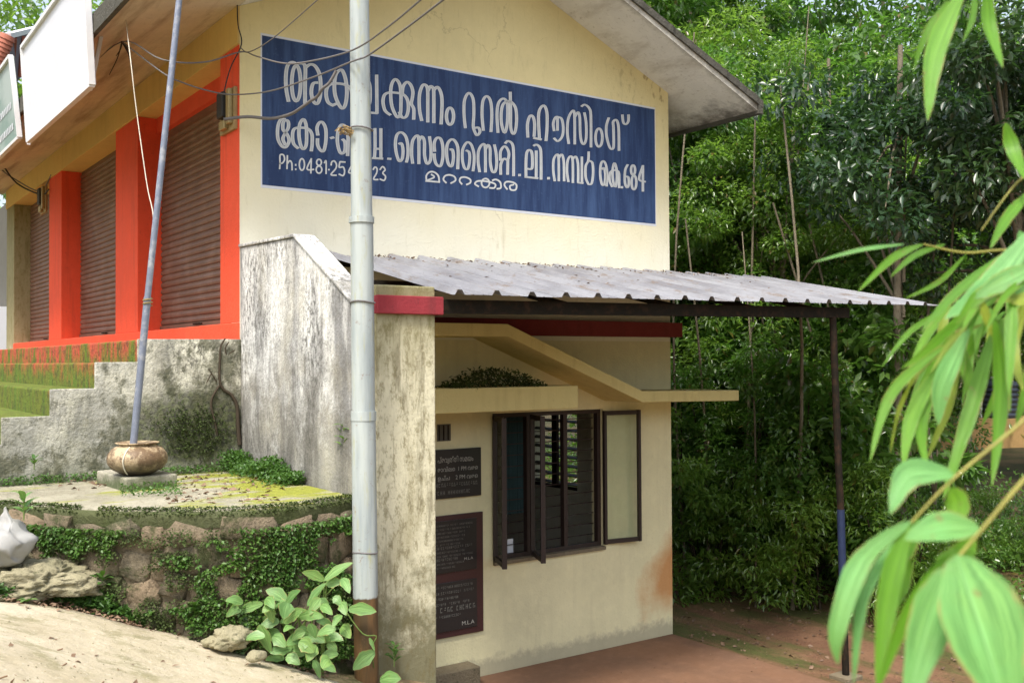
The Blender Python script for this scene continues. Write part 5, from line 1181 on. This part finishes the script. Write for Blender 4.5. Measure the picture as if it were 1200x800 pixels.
# bare saplings and fallen sticks at the edge of the wood
ORD += ['fourteenth']
sap = sorted((rnd.uniform(795, 1110), rnd.uniform(12.4, 15.2)) for _ in range(14))
for i, (u, dp) in enumerate(sap):
    p = CAM+ray(u, 420)*dp; gz = hgt(p[0], p[1]); hh_ = rnd.uniform(4.5, 8)
    rs_ = rnd.uniform(.016, .034)
    q = spline([(p[0], p[1], gz-.1), (p[0]+rnd.uniform(-.35, .35), p[1]+rnd.uniform(-.35, .35), gz+hh_*.5), (p[0]+rnd.uniform(-.6, .6), p[1]+rnd.uniform(-.6, .6), gz+hh_)], 4)
    tag(MB().tube(q, [rs_*(1-.07*j) for j in range(9)], 6).build('sapling', 'bark', None, (p[0], p[1], gz), smooth=True), 'thin bare sapling at the wood edge, %s from the cream wall going right' % ORD[i], 'sapling', 'thin saplings at the wood edge')
for k, (u, v, l_, a) in enumerate(((845, 690, 1.6, .3), (900, 700, 1.3, 1.2), (1060, 735, 1.8, -.9), (1150, 748, 1.2, .5))):
    p = onZ(u, v, -3.03); e_ = (p[0]+math.cos(a)*l_, p[1]+math.sin(a)*l_, -2.95)
    e_ = (e_[0], e_[1], hgt(e_[0], e_[1])+.05); b0 = (p[0], p[1], hgt(p[0], p[1])+.03); m2 = ((b0[0]+e_[0])/2, (b0[1]+e_[1])/2+.08, (b0[2]+e_[2])/2+.03)
    tag(MB().tube(spline([b0, m2, e_], 4), [.02-.0015*j for j in range(9)], 6).build('fallen_branch', 'bark', None, b0, smooth=True), ('fallen branch on the soil nearest the cream wall', 'crooked fallen branch left of the canopy post', 'long fallen branch right of the canopy post', 'fallen branch at the far right of the yard')[k], 'branch')

# ------------------------------------------------------------------ water tank and ochre wall at far right
dT = 25.0; tb = Vector(at(1172, 489, dT)); rT = 20/FPX*dT; hT = 45/FPX*dT
tk = thing('water_tank', 'black ribbed water tank on a low wall at the far right', 'tank', tuple(tb))
prof = [(0, 0), (rT*.97, 0)]; nrb = 7
for i in range(nrb):
    z = hT*.9*i/nrb; h_ = hT*.9/nrb; prof += [(rT*.93, z+.02), (rT, z+h_*.35), (rT, z+h_*.75), (rT*.93, z+h_*.98)]
prof += [(rT*.9, hT*.93), (rT*.5, hT), (rT*.48, hT*1.03), (0, hT*1.04)]
MB().lathe(tuple(tb), prof, 28).build('tank_shell', 'tank', tk, smooth=True)
MB().lathe((tb.x, tb.y, tb.z+hT*1.0), [(rT*.5, 0), (rT*.5, .06), (0, .09)], 20).build('lid', flat('pale_tank_lid', (.6, .6, .6)), tk, smooth=True)
MB().tube([tb+Vector((-.05, 0, 0))-Vector(RT)*rT*1.08, tb-Vector(RT)*rT*1.08+Vector((0, 0, hT*.85))], .035, 8).build('pipe', 'boardframe', tk)
a_, b_ = Vector(at(1090, 492, dT)), Vector(at(1300, 485, dT))
fw2 = Vector((FW[0], FW[1], 0)).normalized()
ow = MB().add([(p.x+fw2.x*o_, p.y+fw2.y*o_, z) for o_ in (-.5, .9) for p in (a_, b_) for z in (-3.3, tb.z-.003)], [(0,1,3,2),(4,5,7,6),(0,4,5,1),(2,3,7,6),(1,5,7,3),(0,2,6,4)])
tag(ow.build('masonry_platform', plaster('weathered_ochre_masonry', (.40, .25, .10), streak=.5, blotch=.5, speck=.5, dirt=(.1, .07, .03), st=(1, 1, .5)), None, (a_.x, a_.y, -3.05)), 'long ochre masonry platform below the water tank', 'platform')

# pebbles and clods on road and yard
def pebbles(name, label, n, f, smin, smax, mat):
    mb = MB()
    for _ in range(n):
        x_, y_, z_ = f(); a = rnd.uniform(smin, smax)*(1 if rnd.random() < .9 else 2); b = a*rnd.uniform(.6, 1); h_ = a*.6; t = rnd.uniform(0, 3.1); ct, st_ = math.cos(t), math.sin(t)
        q = [(-a, 0), (-.2*a, -b), (a, -.3*b), (.6*a, b)]
        mb.add([(x_+px*ct-py*st_, y_+px*st_+py*ct, z_-.004) for px, py in q]+[(x_+.1*a, y_, z_+h_)], [(0, 1, 4), (1, 2, 4), (2, 3, 4), (3, 0, 4)])
    tag(mb.build(name, mat, smooth=False), label, 'gravel', kind='stuff')
def on_road():
    while True:
        p = onplane(rnd.uniform(-40, 400), rnd.uniform(705, 830)); q = onplane(100, 728)
        x_, y_ = p[0], p[1]
        return (x_, y_, hgt(x_, y_)+.036+mnoise.noise(Vector((x_*1.2, y_*1.2, 3)))*.012)
pebbles('gravel', 'loose grit and small stones on the concrete road', 350, on_road, .003, .010, 'rock')
scatter('leaf_litter', 'few curled dry leaves lying on the concrete road', 'leaves', 60, on_road, (.02, .06), (.012, .03), 'litter', zb=.1, zs=.3)
def on_yard():
    x_ = rnd.uniform(4.97, 9.5); y_ = rnd.uniform(-5, 4); return (x_, y_, hgt(x_, y_)+.002)
pebbles('gravel', 'small clods and stones on the red soil yard', 1500, on_yard, .006, .022, 'ground')
